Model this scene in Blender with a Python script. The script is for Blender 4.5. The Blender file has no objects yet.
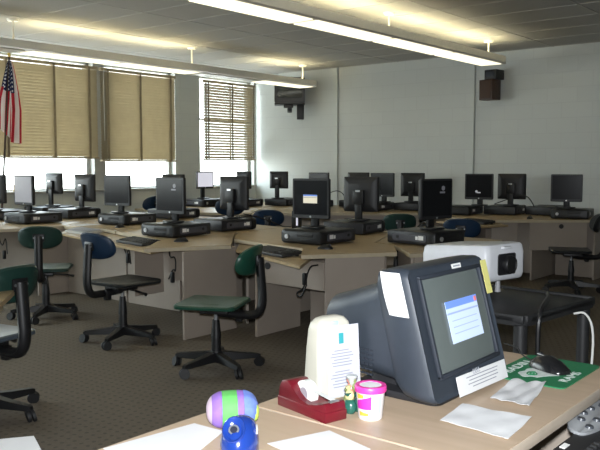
import bpy, bmesh, math, random
from mathutils import Vector, Matrix
random.seed(7)
S = bpy.context.scene
COL = S.collection
R = math.radians
PI = math.pi

# ------------------------------------------------------------------ materials
def node_mat(name):
    m = bpy.data.materials.new(name); m.use_nodes = True
    nt = m.node_tree
    return m, nt, nt.nodes['Principled BSDF']

def mat(name, col, rough=.5, metal=0., spec=.5, noise=0., nscale=20., bump=0., bscale=200., emis=None, es=0., coat=0.):
    m, nt, b = node_mat(name)
    b.inputs['Base Color'].default_value = (*col, 1)
    b.inputs['Roughness'].default_value = rough
    b.inputs['Metallic'].default_value = metal
    b.inputs['Specular IOR Level'].default_value = spec
    b.inputs['Coat Weight'].default_value = coat
    tc = nt.nodes.new('ShaderNodeTexCoord')
    n = nt.nodes.new('ShaderNodeTexNoise'); n.inputs['Scale'].default_value = nscale
    n.inputs['Detail'].default_value = 4
    nt.links.new(tc.outputs['Object'], n.inputs['Vector'])
    r = nt.nodes.new('ShaderNodeValToRGB')
    k = max(noise, .02)
    r.color_ramp.elements[0].position = .3; r.color_ramp.elements[1].position = .7
    r.color_ramp.elements[0].color = (*[c*(1-k) for c in col], 1)
    r.color_ramp.elements[1].color = (*[min(1, c*(1+k)) for c in col], 1)
    nt.links.new(n.outputs['Fac'], r.inputs['Fac'])
    nt.links.new(r.outputs['Color'], b.inputs['Base Color'])
    if bump:
        n2 = nt.nodes.new('ShaderNodeTexNoise'); n2.inputs['Scale'].default_value = bscale
        nt.links.new(tc.outputs['Object'], n2.inputs['Vector'])
        bp = nt.nodes.new('ShaderNodeBump'); bp.inputs['Strength'].default_value = bump; bp.inputs['Distance'].default_value = .004
        nt.links.new(n2.outputs['Fac'], bp.inputs['Height']); nt.links.new(bp.outputs['Normal'], b.inputs['Normal'])
    if emis:
        b.inputs['Emission Color'].default_value = (*emis, 1); b.inputs['Emission Strength'].default_value = es
    return m

def math_node(nt, op, a, b=None, c=None):
    n = nt.nodes.new('ShaderNodeMath'); n.operation = op
    for i, v in enumerate((a, b, c)):
        if v is None: continue
        if isinstance(v, (int, float)): n.inputs[i].default_value = v
        else: nt.links.new(v, n.inputs[i])
    return n.outputs[0]

def mix_rgb(nt, fac, a, b):
    n = nt.nodes.new('ShaderNodeMix'); n.data_type = 'RGBA'
    if isinstance(fac, (int, float)): n.inputs[0].default_value = fac
    else: nt.links.new(fac, n.inputs[0])
    for i, v in ((6, a), (7, b)):
        if isinstance(v, tuple): n.inputs[i].default_value = (*v, 1)
        else: nt.links.new(v, n.inputs[i])
    return n.outputs[2]

def wood_mat(name, c1, c2, rough=.42, scale=3.):
    m, nt, b = node_mat(name)
    tc = nt.nodes.new('ShaderNodeTexCoord')
    mp = nt.nodes.new('ShaderNodeMapping'); mp.inputs['Scale'].default_value = (1., 14., 1.)
    nt.links.new(tc.outputs['Object'], mp.inputs['Vector'])
    n = nt.nodes.new('ShaderNodeTexNoise'); n.inputs['Scale'].default_value = scale; n.inputs['Detail'].default_value = 6
    nt.links.new(mp.outputs['Vector'], n.inputs['Vector'])
    r = nt.nodes.new('ShaderNodeValToRGB')
    r.color_ramp.elements[0].position = .35; r.color_ramp.elements[1].position = .65
    r.color_ramp.elements[0].color = (*c1, 1); r.color_ramp.elements[1].color = (*c2, 1)
    nt.links.new(n.outputs['Fac'], r.inputs['Fac']); nt.links.new(r.outputs['Color'], b.inputs['Base Color'])
    b.inputs['Roughness'].default_value = rough
    return m

def block_mat(name, axis):
    """painted concrete block: axis 0 -> wall runs along x, 1 -> along y"""
    m, nt, b = node_mat(name)
    tc = nt.nodes.new('ShaderNodeTexCoord')
    sp = nt.nodes.new('ShaderNodeSeparateXYZ'); nt.links.new(tc.outputs['Object'], sp.inputs[0])
    cb = nt.nodes.new('ShaderNodeCombineXYZ')
    nt.links.new(sp.outputs[axis], cb.inputs[0]); nt.links.new(sp.outputs[2], cb.inputs[1])
    br = nt.nodes.new('ShaderNodeTexBrick')
    br.inputs['Scale'].default_value = 1.; br.inputs['Brick Width'].default_value = .406; br.inputs['Row Height'].default_value = .203
    br.inputs['Mortar Size'].default_value = .005; br.inputs['Mortar Smooth'].default_value = .3
    br.inputs['Color1'].default_value = (.56, .585, .565, 1); br.inputs['Color2'].default_value = (.545, .57, .55, 1)
    br.inputs['Mortar'].default_value = (.515, .535, .52, 1)
    nt.links.new(cb.outputs[0], br.inputs['Vector']); nt.links.new(br.outputs['Color'], b.inputs['Base Color'])
    bp = nt.nodes.new('ShaderNodeBump'); bp.inputs['Strength'].default_value = .3; bp.inputs['Distance'].default_value = .005; bp.invert = True
    nt.links.new(br.outputs['Fac'], bp.inputs['Height'])
    n2 = nt.nodes.new('ShaderNodeTexNoise'); n2.inputs['Scale'].default_value = 60.; nt.links.new(tc.outputs['Object'], n2.inputs['Vector'])
    b2 = nt.nodes.new('ShaderNodeBump'); b2.inputs['Strength'].default_value = .15; b2.inputs['Distance'].default_value = .003
    nt.links.new(n2.outputs['Fac'], b2.inputs['Height']); nt.links.new(bp.outputs['Normal'], b2.inputs['Normal'])
    nt.links.new(b2.outputs['Normal'], b.inputs['Normal'])
    b.inputs['Roughness'].default_value = .45
    return m

def carpet_mat():
    m, nt, b = node_mat('carpet')
    tc = nt.nodes.new('ShaderNodeTexCoord')
    mp = nt.nodes.new('ShaderNodeMapping'); mp.inputs['Scale'].default_value = (18., 18., 18.)
    nt.links.new(tc.outputs['Object'], mp.inputs['Vector'])
    sp = nt.nodes.new('ShaderNodeSeparateXYZ'); nt.links.new(mp.outputs[0], sp.inputs[0])
    row = math_node(nt, 'FLOOR', sp.outputs[1])
    off = math_node(nt, 'MULTIPLY', row, .5)
    fx = math_node(nt, 'FRACT', math_node(nt, 'ADD', sp.outputs[0], off)); fy = math_node(nt, 'FRACT', sp.outputs[1])
    dx = math_node(nt, 'SUBTRACT', fx, .5); dy = math_node(nt, 'SUBTRACT', fy, .5)
    d = math_node(nt, 'SQRT', math_node(nt, 'ADD', math_node(nt, 'MULTIPLY', dx, dx), math_node(nt, 'MULTIPLY', dy, dy)))
    dot = math_node(nt, 'LESS_THAN', d, .2)
    n = nt.nodes.new('ShaderNodeTexNoise'); n.inputs['Scale'].default_value = 55.; n.inputs['Detail'].default_value = 5
    nt.links.new(tc.outputs['Object'], n.inputs['Vector'])
    base = mix_rgb(nt, n.outputs['Fac'], (.135, .112, .086), (.212, .18, .142))
    c = mix_rgb(nt, math_node(nt, 'MULTIPLY', dot, .42), base, (.062, .055, .047))
    nt.links.new(c, b.inputs['Base Color']); b.inputs['Roughness'].default_value = .95; b.inputs['Specular IOR Level'].default_value = .1
    n3 = nt.nodes.new('ShaderNodeTexNoise'); n3.inputs['Scale'].default_value = 400.; nt.links.new(tc.outputs['Object'], n3.inputs['Vector'])
    bp = nt.nodes.new('ShaderNodeBump'); bp.inputs['Strength'].default_value = .5; bp.inputs['Distance'].default_value = .005
    nt.links.new(n3.outputs['Fac'], bp.inputs['Height']); nt.links.new(bp.outputs['Normal'], b.inputs['Normal'])
    return m

def ceiling_mat():
    m, nt, b = node_mat('ceiling_tile')
    tc = nt.nodes.new('ShaderNodeTexCoord')
    n = nt.nodes.new('ShaderNodeTexNoise'); n.inputs['Scale'].default_value = 90.; n.inputs['Detail'].default_value = 6
    nt.links.new(tc.outputs['Object'], n.inputs['Vector'])
    c = mix_rgb(nt, n.outputs['Fac'], (.36, .35, .325), (.43, .42, .39))
    nt.links.new(c, b.inputs['Base Color']); b.inputs['Roughness'].default_value = .9
    return m

def translucent_mat(name, col, t=.4):
    m, nt, b = node_mat(name)
    b.inputs['Base Color'].default_value = (*col, 1); b.inputs['Roughness'].default_value = .6
    tc = nt.nodes.new('ShaderNodeTexCoord'); n = nt.nodes.new('ShaderNodeTexNoise'); n.inputs['Scale'].default_value = 8.
    nt.links.new(tc.outputs['Object'], n.inputs['Vector'])
    c = mix_rgb(nt, n.outputs['Fac'], tuple(x*.9 for x in col), tuple(min(1, x*1.1) for x in col))
    nt.links.new(c, b.inputs['Base Color'])
    tr = nt.nodes.new('ShaderNodeBsdfTranslucent'); nt.links.new(c, tr.inputs['Color'])
    mx = nt.nodes.new('ShaderNodeMixShader'); mx.inputs[0].default_value = t
    nt.links.new(b.outputs[0], mx.inputs[1]); nt.links.new(tr.outputs[0], mx.inputs[2])
    nt.links.new(mx.outputs[0], nt.nodes['Material Output'].inputs['Surface'])
    return m

def glass_mat():
    m, nt, b = node_mat('window_glass')
    nt.nodes.remove(b)
    tr = nt.nodes.new('ShaderNodeBsdfTransparent'); tr.inputs['Color'].default_value = (.93, .96, .96, 1)
    gl = nt.nodes.new('ShaderNodeBsdfGlossy'); gl.inputs['Roughness'].default_value = .03
    fr = nt.nodes.new('ShaderNodeFresnel'); fr.inputs['IOR'].default_value = 1.45
    mx = nt.nodes.new('ShaderNodeMixShader')
    ge = nt.nodes.new('ShaderNodeNewGeometry')
    nt.links.new(math_node(nt, 'MULTIPLY', fr.outputs[0], math_node(nt, 'SUBTRACT', 1., ge.outputs['Backfacing'])), mx.inputs[0]); nt.links.new(tr.outputs[0], mx.inputs[1]); nt.links.new(gl.outputs[0], mx.inputs[2])
    nt.links.new(mx.outputs[0], nt.nodes['Material Output'].inputs['Surface'])
    return m

def emit_mat(name, col, s):
    m, nt, b = node_mat(name)
    b.inputs['Base Color'].default_value = (*[min(.9, c*.8) for c in col], 1)
    b.inputs['Emission Color'].default_value = (*col, 1); b.inputs['Emission Strength'].default_value = s
    b.inputs['Roughness'].default_value = .4
    return m

def flag_mat():
    m, nt, b = node_mat('flag_cloth')
    uv = nt.nodes.new('ShaderNodeUVMap'); uv.uv_map = 'UVMap'
    sp = nt.nodes.new('ShaderNodeSeparateXYZ'); nt.links.new(uv.outputs[0], sp.inputs[0])
    u, v = sp.outputs[0], sp.outputs[1]
    st = math_node(nt, 'MODULO', math_node(nt, 'FLOOR', math_node(nt, 'MULTIPLY', v, 13.)), 2.)
    stripes = mix_rgb(nt, st, (.42, .012, .03), (.72, .68, .66))
    can = math_node(nt, 'MULTIPLY', math_node(nt, 'LESS_THAN', u, .42), math_node(nt, 'LESS_THAN', v, .70))
    gx = math_node(nt, 'MULTIPLY', u, 19.); gy = math_node(nt, 'MULTIPLY', v, 13.)
    fx = math_node(nt, 'SUBTRACT', math_node(nt, 'FRACT', math_node(nt, 'ADD', gx, math_node(nt, 'MULTIPLY', math_node(nt, 'FLOOR', gy), .5))), .5)
    fy = math_node(nt, 'SUBTRACT', math_node(nt, 'FRACT', gy), .5)
    d = math_node(nt, 'ADD', math_node(nt, 'MULTIPLY', fx, fx), math_node(nt, 'MULTIPLY', fy, fy))
    star = math_node(nt, 'LESS_THAN', d, .055)
    blue = mix_rgb(nt, star, (.012, .02, .075), (.75, .75, .75))
    c = mix_rgb(nt, can, stripes, blue)
    nt.links.new(c, b.inputs['Base Color']); b.inputs['Roughness'].default_value = .8
    tr = nt.nodes.new('ShaderNodeBsdfTranslucent'); nt.links.new(c, tr.inputs['Color'])
    mx = nt.nodes.new('ShaderNodeMixShader'); mx.inputs[0].default_value = .25
    nt.links.new(b.outputs[0], mx.inputs[1]); nt.links.new(tr.outputs[0], mx.inputs[2])
    nt.links.new(mx.outputs[0], nt.nodes['Material Output'].inputs['Surface'])
    return m

M = dict(
    block_x=block_mat('painted_block_long', 0), block_y=block_mat('painted_block_side', 1),
    carpet=carpet_mat(), ceil=ceiling_mat(), grid=mat('ceiling_grid', (.40, .39, .36), .6),
    oak=wood_mat('oak_laminate', (.37, .265, .14), (.43, .315, .175)), edge=mat('cream_edging', (.47, .40, .28), .45, noise=.05),
    panel=mat('grey_beige_panel', (.355, .30, .25), .5, noise=.05, nscale=3.),
    tan=wood_mat('tan_laminate', (.47, .35, .24), (.52, .39, .275), .45, 2.), tanedge=mat('tan_edging', (.42, .35, .275), .5, noise=.06),
    black=mat('black_plastic', (.007, .007, .008), .45, noise=.1), blackm=mat('black_matte_plastic', (.011, .011, .012), .6, noise=.1),
    dark=mat('charcoal_plastic', (.017, .017, .019), .48, noise=.1), pcgrey=mat('slate_plastic', (.07, .07, .082), .5, noise=.08),
    pctop=mat('charcoal_steel', (.02, .02, .023), .42, .1, noise=.1),
    screen=mat('dark_screen', (.010, .010, .012), .2, spec=.22), silver=mat('silver_badge', (.6, .6, .62), .3, .7),
    reflectgrey=mat('painted_reflection_screen', (.26, .26, .28), .22, emis=(.75, .74, .8), es=.09),  # grey tone and faint glow stand in for windows reflected in the screen
    palescreen=emit_mat('pale_screen', (.78, .78, .9), .3),
    dlg_blue=emit_mat('dialog_title_blue', (.16, .28, .75), .25), dlg_beige=emit_mat('dialog_beige', (.80, .74, .58), .25),
    dlg_lilac=emit_mat('dialog_lilac', (.50, .60, .82), .3), dlg_line=emit_mat('dialog_line', (.30, .38, .62), .25), dlg_red=emit_mat('dialog_close_red', (.7, .2, .2), .2),
    logo=emit_mat('screen_mark', (.55, .55, .6), .18), logodim=emit_mat('screen_mark_dim', (.3, .3, .34), .05),
    label=mat('white_label', (.78, .78, .76), .6), grey=mat('grey_plastic', (.30, .30, .31), .5, noise=.05),
    beigekb=mat('pale_grey_keyboard', (.45, .44, .42), .5, noise=.05),
    green=mat('dark_green_vinyl', (.012, .065, .042), .32, noise=.12, nscale=12., spec=.55),
    dgreen=mat('deep_green_vinyl', (.009, .036, .028), .48, noise=.1, nscale=12.), blue=mat('navy_vinyl', (.007, .026, .062), .45, noise=.12, nscale=12.),
    seatblack=mat('black_vinyl', (.012, .014, .016), .35, noise=.1), seatgrey=mat('grey_blue_vinyl', (.06, .075, .09), .3, noise=.1),
    chrome=mat('chrome', (.6, .6, .6), .2, 1.), steel=mat('dull_steel', (.35, .36, .37), .35, .8),
    slat=translucent_mat('tan_slat', (.42, .365, .265), .55), slat2=translucent_mat('brown_slat', (.36, .305, .21), .40), tape=mat('blind_tape', (.26, .21, .135), .8, noise=.1), rail=mat('blind_rail', (.42, .34, .22), .5, noise=.08),
    frame=mat('window_frame_paint', (.42, .42, .40), .45, noise=.04), sill=mat('sill_stone', (.36, .35, .32), .5, noise=.08), glass=glass_mat(),
    fix=mat('cream_enamel', (.86, .83, .74), .4, noise=.02), lens=emit_mat('lit_lens', (1., .93, .70), .62), tube=emit_mat('fluorescent_lamp', (1., .91, .62), 8.), lensoff=mat('unlit_lens', (.5, .47, .38), .35, noise=.03),
    tvbody=mat('tv_black', (.016, .016, .018), .4, noise=.1), tvscreen=mat('tv_glass', (.025, .03, .03), .12), brown=wood_mat('walnut_veneer', (.045, .022, .014), (.065, .032, .02), .4), grille=mat('speaker_grille', (.065, .036, .025), .8, noise=.15, nscale=300.), conduit=mat('painted_conduit', (.50, .53, .51), .45),
    flag=flag_mat(), pole=mat('dark_pole_wood', (.05, .03, .02), .4, noise=.15), gold=mat('brass', (.55, .4, .12), .3, .9),
    crt=mat('slate_blue_plastic', (.031, .039, .052), .48, noise=.06, nscale=40.), crtdark=mat('slate_vent', (.02, .025, .035), .6), crtscreen=mat('crt_glass', (.12, .14, .135), .14, spec=.6), dellgrey=mat('silver_letters', (.45, .46, .5), .4, .3),
    paper=mat('white_paper', (.74, .74, .74), .8, noise=.02), sheet=mat('lilac_white_sheet', (.50, .50, .55), .8), paper2=mat('off_white_paper', (.66, .655, .65), .8, noise=.04, nscale=30.), ink=mat('grey_ink', (.28, .29, .34), .8), teal=mat('teal_ink', (.03, .30, .33), .7), yellow=mat('yellow_note', (.70, .66, .22), .8),
    projw=mat('projector_white', (.66, .67, .70), .4, noise=.03), projd=mat('projector_recess', (.012, .012, .014), .4), lensg=mat('lens_glass', (.02, .02, .03), .05, coat=1.),
    cart=mat('black_moulded_plastic', (.016, .016, .017), .5, noise=.12, bump=.15, bscale=250.), shelfgrey=mat('grey_shelf_mat', (.13, .13, .13), .6, noise=.1), cream=mat('cream_plastic', (.53, .51, .43), .4, noise=.02),
    maroon=mat('maroon_plastic', (.125, .006, .013), .32, noise=.06), maroond=mat('maroon_inside', (.10, .02, .03), .5), taperoll=mat('white_tape', (.74, .75, .72), .4), tapecore=mat('core_card', (.30, .27, .30), .7),
    pink=mat('pink_plastic', (.72, .05, .32), .4), tubw=mat('white_tub', (.66, .64, .64), .35), purple=mat('violet_print', (.50, .03, .36), .5), orange=mat('orange_print', (.85, .42, .05), .5), palblue=mat('pale_blue_print', (.42, .55, .80), .5),
    cgreen=mat('dark_green_wrapper', (.02, .10, .075), .25), cpink=mat('salmon_wrapper', (.62, .22, .16), .3), cyell=mat('cream_wrapper', (.62, .55, .26), .3), colive=mat('olive_wrapper', (.22, .27, .10), .3), csilver=mat('clear_wrapper', (.45, .48, .46), .2),
    lilac=mat('lilac_cloth', (.23, .12, .42), .7, noise=.08, nscale=60.), lime=mat('mint_cloth', (.10, .38, .09), .7, noise=.08, nscale=60.), sky=mat('sky_blue_cloth', (.13, .20, .52), .7, noise=.15, nscale=50.), whitec=mat('white_cloth', (.5, .38, .46), .7), limey=mat('yellow_green_cloth', (.42, .58, .08), .7),
    royal=mat('royal_blue_plastic', (.010, .036, .22), .18, coat=.5), holedark=mat('hole_dark', (.004, .006, .02), .5),
    padgreen=mat('pad_green', (.012, .17, .065), .75, noise=.06, nscale=150.), padwhite=mat('pad_white', (.62, .68, .64), .8, noise=.15, nscale=90.), mouse=mat('mouse_black', (.010, .010, .011), .22),
    kbgrey=mat('media_panel_grey', (.26, .27, .28), .42, noise=.05), kbblack=mat('keyboard_black', (.014, .014, .015), .5), key=mat('key_black', (.022, .022, .023), .45), keybtn=mat('button_dark', (.05, .055, .065), .35),
    card=mat('tan_card', (.42, .31, .18), .8), bluefold=mat('pale_blue_sheets', (.30, .42, .66), .6), whitecable=mat('white_cable', (.72, .72, .68), .5), yellowcable=mat('cable_grey', (.35, .35, .33), .5),
)

# ------------------------------------------------------------------ mesh tools
class MB:
    def __init__(s): s.bm = bmesh.new()
    def _add(s, t, mtx=None, mi=0):
        if mtx is not None: bmesh.ops.transform(t, matrix=mtx, verts=t.verts)
        for f in t.faces: f.material_index = mi
        me = bpy.data.meshes.new('tmp'); t.to_mesh(me); t.free()
        s.bm.from_mesh(me); bpy.data.meshes.remove(me)
        return s
    def box(s, c, d, bev=0., rz=0., mtx=None, mi=0, seg=2):
        t = bmesh.new(); bmesh.ops.create_cube(t, size=1)
        bmesh.ops.scale(t, vec=d, verts=t.verts)
        if bev: bmesh.ops.bevel(t, geom=t.edges[:], offset=min(bev, min(d)*.49), segments=seg, affect='EDGES', profile=.5)
        m = Matrix.Translation(c) @ Matrix.Rotation(rz, 4, 'Z')
        if mtx is not None: m = mtx @ m
        return s._add(t, m, mi)
    def cyl(s, p0, p1, r0, r1=None, n=16, mi=0):
        r1 = r0 if r1 is None else r1
        p0, p1 = Vector(p0), Vector(p1); d = p1-p0
        t = bmesh.new(); bmesh.ops.create_cone(t, cap_ends=True, segments=n, radius1=r0, radius2=r1, depth=d.length)
        q = d.to_track_quat('Z', 'Y').to_matrix().to_4x4()
        return s._add(t, Matrix.Translation((p0+p1)/2) @ q, mi)
    def sph(s, c, d, u=16, v=10, mtx=None, mi=0):
        t = bmesh.new(); bmesh.ops.create_uvsphere(t, u_segments=u, v_segments=v, radius=1)
        m = Matrix.Translation(c) @ (mtx if mtx is not None else Matrix()) @ Matrix.Diagonal((*d, 1))
        return s._add(t, m, mi)
    def tube(s, pts, r, n=8, mi=0, sx=1., sub=0):
        P = [Vector(p) for p in pts]
        for _ in range(sub):                      # Chaikin smoothing
            Q = [P[0]]
            for a, b in zip(P, P[1:]): Q += [a*.75+b*.25, a*.25+b*.75]
            P = Q+[P[-1]]
        t = bmesh.new(); rings = []
        up = Vector((0, 0, 1)); prev = None
        for i, p in enumerate(P):
            d = (P[min(i+1, len(P)-1)]-P[max(i-1, 0)]).normalized()
            if prev is None:
                a = d.cross(up)
                if a.length < .1: a = d.cross(Vector((0, 1, 0)))
            else: a = prev-d*prev.dot(d)
            a.normalize(); prev = a; b = d.cross(a)
            rr = r[i*len(r)//len(P)] if isinstance(r, (list, tuple)) else r
            rings.append([t.verts.new(p+a*math.cos(2*PI*k/n)*rr*sx+b*math.sin(2*PI*k/n)*rr) for k in range(n)])
        for A, B in zip(rings, rings[1:]):
            for k in range(n): t.faces.new((A[k], A[(k+1) % n], B[(k+1) % n], B[k]))
        t.faces.new(rings[0][::-1]); t.faces.new(rings[-1])
        return s._add(t, None, mi)
    def prism(s, poly, z0, z1, bev=0., mi=0, mtx=None):
        a = sum(poly[i][0]*poly[(i+1) % len(poly)][1]-poly[(i+1) % len(poly)][0]*poly[i][1] for i in range(len(poly)))
        if a < 0: poly = poly[::-1]
        t = bmesh.new()
        lo = [t.verts.new((x, y, z0)) for x, y in poly]; hi = [t.verts.new((x, y, z1)) for x, y in poly]
        t.faces.new(lo[::-1]); t.faces.new(hi); n = len(poly)
        for i in range(n): t.faces.new((lo[i], lo[(i+1) % n], hi[(i+1) % n], hi[i]))
        if bev: bmesh.ops.bevel(t, geom=t.edges[:], offset=bev, segments=2, affect='EDGES', profile=.5)
        return s._add(t, mtx, mi)
    def loft(s, rings, mi=0, cap=True, mtx=None):
        t = bmesh.new(); V = [[t.verts.new(p) for p in r] for r in rings]; n = len(rings[0])
        for A, B in zip(V, V[1:]):
            for k in range(n): t.faces.new((A[k], A[(k+1) % n], B[(k+1) % n], B[k]))
        if cap: t.faces.new(V[0][::-1]); t.faces.new(V[-1])
        bmesh.ops.recalc_face_normals(t, faces=t.faces)
        return s._add(t, mtx, mi)
    def lathe(s, prof, n=28, mi=0, mtx=None):
        return s.loft([[(r*math.cos(2*PI*k/n), r*math.sin(2*PI*k/n), z) for k in range(n)] for r, z in prof], mi, True, mtx)
    def quad(s, pts, mi=0, th=0.):
        t = bmesh.new(); f = t.faces.new([t.verts.new(p) for p in pts])
        if th:
            f.normal_update(); nrm = f.normal.copy()
            r = bmesh.ops.extrude_face_region(t, geom=[f]); vs = [v for v in r['geom'] if isinstance(v, bmesh.types.BMVert)]
            bmesh.ops.translate(t, vec=nrm*th, verts=vs); bmesh.ops.recalc_face_normals(t, faces=t.faces)
        return s._add(t, None, mi)
    def build(s, name, mats, parent=None, smooth=True, loc=None, rz=0.):
        me = bpy.data.meshes.new(name); s.bm.to_mesh(me); s.bm.free()
        for m in (mats if isinstance(mats, (list, tuple)) else [mats]): me.materials.append(m)
        if smooth:
            for p in me.polygons: p.use_smooth = True
            me.set_sharp_from_angle(angle=R(38))
        o = bpy.data.objects.new(name, me); COL.objects.link(o)
        if parent is not None: o.parent = parent
        if loc is not None: o.location = loc; o.rotation_euler.z = rz
        return o

def empty(name, loc, rz=0.):
    o = bpy.data.objects.new(name, None); COL.objects.link(o); o.location = loc; o.rotation_euler.z = rz
    o.empty_display_size = .1
    return o
def tag(o, label=None, cat=None, group=None, kind=None):
    for k, v in (('label', label), ('category', cat), ('group', group), ('kind', kind)):
        if v: o[k] = v
    return o
def thing(name, label, cat, loc, rz=0., group=None):
    return tag(empty(name, loc, rz), label, cat, group)
KIDS = {}
def reg(o):
    """collect the copy source: the thing and its descendants"""
    KIDS[o.name] = [(c, [g for g in bpy.data.objects if g.parent == c]) for c in bpy.data.objects if c.parent == o]
    return o
def dup(root, loc, rz, label, drop=()):
    r = root.copy(); COL.objects.link(r); r.location = loc; r.rotation_euler = (0, 0, rz); r['label'] = label
    for c, gs in KIDS[root.name]:
        if c.name.split('.')[0] in drop: continue
        d = c.copy(); COL.objects.link(d); d.parent = r
        for g in gs:
            e = g.copy(); COL.objects.link(e); e.parent = d
    return r
def text_mesh(name, txt, size, depth, m, parent, mtx):
    cu = bpy.data.curves.new(name, 'FONT'); cu.body = txt; cu.size = size; cu.extrude = depth
    cu.align_x = 'CENTER'; cu.align_y = 'CENTER'
    o = bpy.data.objects.new(name, cu); COL.objects.link(o)
    bpy.context.view_layer.update()
    me = bpy.data.meshes.new_from_object(o.evaluated_get(bpy.context.evaluated_depsgraph_get()))
    bpy.data.objects.remove(o); bpy.data.curves.remove(cu)
    me.transform(mtx); me.materials.clear(); me.materials.append(m)
    o = bpy.data.objects.new(name, me); COL.objects.link(o); o.parent = parent
    return o
def rrect(w, h, r, n=4):
    P = []
    for cx, cy, a0 in ((w/2-r, h/2-r, 0), (-w/2+r, h/2-r, 90), (-w/2+r, -h/2+r, 180), (w/2-r, -h/2+r, 270)):
        for k in range(n+1):
            a = R(a0+90*k/n); P.append((cx+r*math.cos(a), cy+r*math.sin(a)))
    return P
def frame_m(origin, xd, yd):
    """matrix with local x along xd, local y along yd"""
    x = Vector(xd).normalized(); z = x.cross(Vector(yd)).normalized(); y = z.cross(x)
    m = Matrix((x, y, z)).transposed().to_4x4(); m.translation = Vector(origin)
    return m

# ------------------------------------------------------------------ room shell
W, YB, H = 9.4, 10.3, 2.985
XR, YF = 2.6, -2.4
def struct(name, mb, m, parent=None, smooth=False):
    o = mb.build(name, m, parent, smooth)
    if parent is None: o['kind'] = 'structure'
    return o
struct('floor', MB().box(((XR-W)/2, (YB+YF)/2, -.05), (XR+W+.6, YB-YF+.6, .1)), M['carpet'])
struct('ceiling', MB().box(((XR-W)/2, (YB+YF)/2, H+.05), (XR+W+.6, YB-YF+.6, .1)), M['ceil'])
g = MB()
x = -W+.53
while x < XR: g.box((x, (YB+YF)/2, H-.001), (.022, YB-YF, .006)); x += 1.22
y = YF+.41
while y < YB: g.box(((XR-W)/2, y, H-.001), (XR+W, .022, .006)); y += .61
struct('trim_1', g, M['grid'])
struct('wall_back', MB().box(((XR-W)/2, YB+.1, H/2), (XR+W+.4, .2, H)), M['block_x'])
struct('wall_right', MB().box((XR+.1, (YB+YF)/2, H/2), (.2, YB-YF, H)), M['block_y'])
struct('wall_front', MB().box(((XR-W)/2, YF-.1, H/2), (XR+W+.4, .2, H)), M['block_x'])
SILL, HEAD = 1.02, 2.87
OPEN = [(-1.6, 3.3), (4.05, 8.40), (8.94, 10.26)]  # first opening is out of view, added to bring in daylight
w = MB()
def wbox(y0, y1, z0, z1): w.box((-W-.12, (y0+y1)/2, (z0+z1)/2), (.24, y1-y0, z1-z0))
wbox(YF, YB, 0, SILL); wbox(YF, YB, HEAD, H)
ys = [YF]+[v for o_ in OPEN for v in o_]+[YB]
for a_, b_ in zip(ys[::2], ys[1::2]): wbox(a_, b_, SILL, HEAD)
struct('wall_left', w, M['block_y'])
def window(n, y0, y1):
    e = empty('window_%d' % n, (-W-.14, (y0+y1)/2, SILL)); e['kind'] = 'structure'
    hw = (y1-y0)/2; hh = HEAD-SILL; f = MB()
    for yy in (-hw+.03, hw-.03): f.box((0, yy, hh/2), (.07, .06, hh), .006)
    for zz in (.025, hh-.015): f.box((0, 0, zz), (.07, hw*2, .05 if zz < .1 else .03), .006)
    f.box((0, 0, hh*.62), (.05, hw*2-.1, .035), .004)
    f.build('window_frame', M['frame'], e)
    MB().box((.0, 0, hh/2), (.006, hw*2-.1, hh-.06)).build('pane', M['glass'], e)
window(1, 4.05, 6.84); window(2, 7.04, 8.40); window(3, 8.94, 10.26); window(4, -1.6, 3.3)  # the last window is unseen and unblinded, added as an extra daylight source
struct('trim_2', MB().box((-W-.08, 6.94, (SILL+HEAD)/2), (.16, .20, HEAD-SILL), .008), M['frame'])
struct('trim_3', MB().box((-W-.03, 6.225, SILL+.012), (.18, 4.36, .03), .006), M['sill'])
struct('trim_4', MB().box((-W-.03, 9.6, SILL+.012), (.18, 1.33, .03), .006), M['sill'])
for i, cx in enumerate((-7.57, -5.13)):
    struct('trim_%d' % (5+i), MB().cyl((cx, YB-.014, .1), (cx, YB-.014, H), .013), M['conduit'], smooth=True)
struct('baseboard_back', MB().box(((XR-W)/2, YB-.006, .05), (XR+W, .012, .1)), M['black'])
struct('baseboard_left', MB().box((-W+.006, (YB+YF)/2, .05), (.012, YB-YF, .1)), M['black'])

# blinds ---------------------------------------------------------------------
def blind(y0, y1, zb, tilt, tapes, label, m, pitch=.041, cordy=None):
    r = thing('window_blind', label, 'blind', (-W+.055, (y0+y1)/2, zb), 0, 'slatted blinds at the windows')
    hw = (y1-y0)/2; top = 2.80-zb
    MB().box((0, 0, top-.02), (.055, hw*2, .045), .004).build('head_rail', M['rail'], r)
    MB().box((0, 0, .013), (.052, hw*2, .026), .005).build('bottom_rail', M['rail'], r)
    s = MB(); z = .05
    while z < top-.05:
        s.box((0, 0, 0), (.05, hw*2-.01, .0025), mtx=Matrix.Translation((0, 0, z)) @ Matrix.Rotation(R(tilt+random.uniform(-2, 2)), 4, 'Y')); z += pitch
    s.build('slats', m, r, False)
    for ty in tapes:
        t = MB()
        t.box((.029, ty-(y0+y1)/2, top/2), (.002, .034, top-.03)); t.box((-.029, ty-(y0+y1)/2, top/2), (.002, .034, top-.03))
        t.build('ladder_tape', M['tape'], r, False)
    if cordy:
        MB().tube([(.036, cordy-(y0+y1)/2, top-.03), (.038, cordy-(y0+y1)/2, .3)], .003, 6).build('pull_cord', M['whitecable'], r)
    return r
blind(4.1, 6.87, 1.49, -60, (4.75, 5.45, 6.15, 6.72), 'tan slatted blind on the leftmost window, behind the flag', M['slat'])
blind(6.92, 8.35, 1.45, -60, (7.04, 7.64, 8.24), 'tan slatted blind on the middle window, left of the bare wall pier', M['slat'], cordy=6.96)
blind(8.97, 10.22, 1.48, -50, (9.06, 9.63, 10.16), 'slatted blind with open gaps on the narrow window near the room corner', M['slat2'], pitch=.046)

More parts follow.
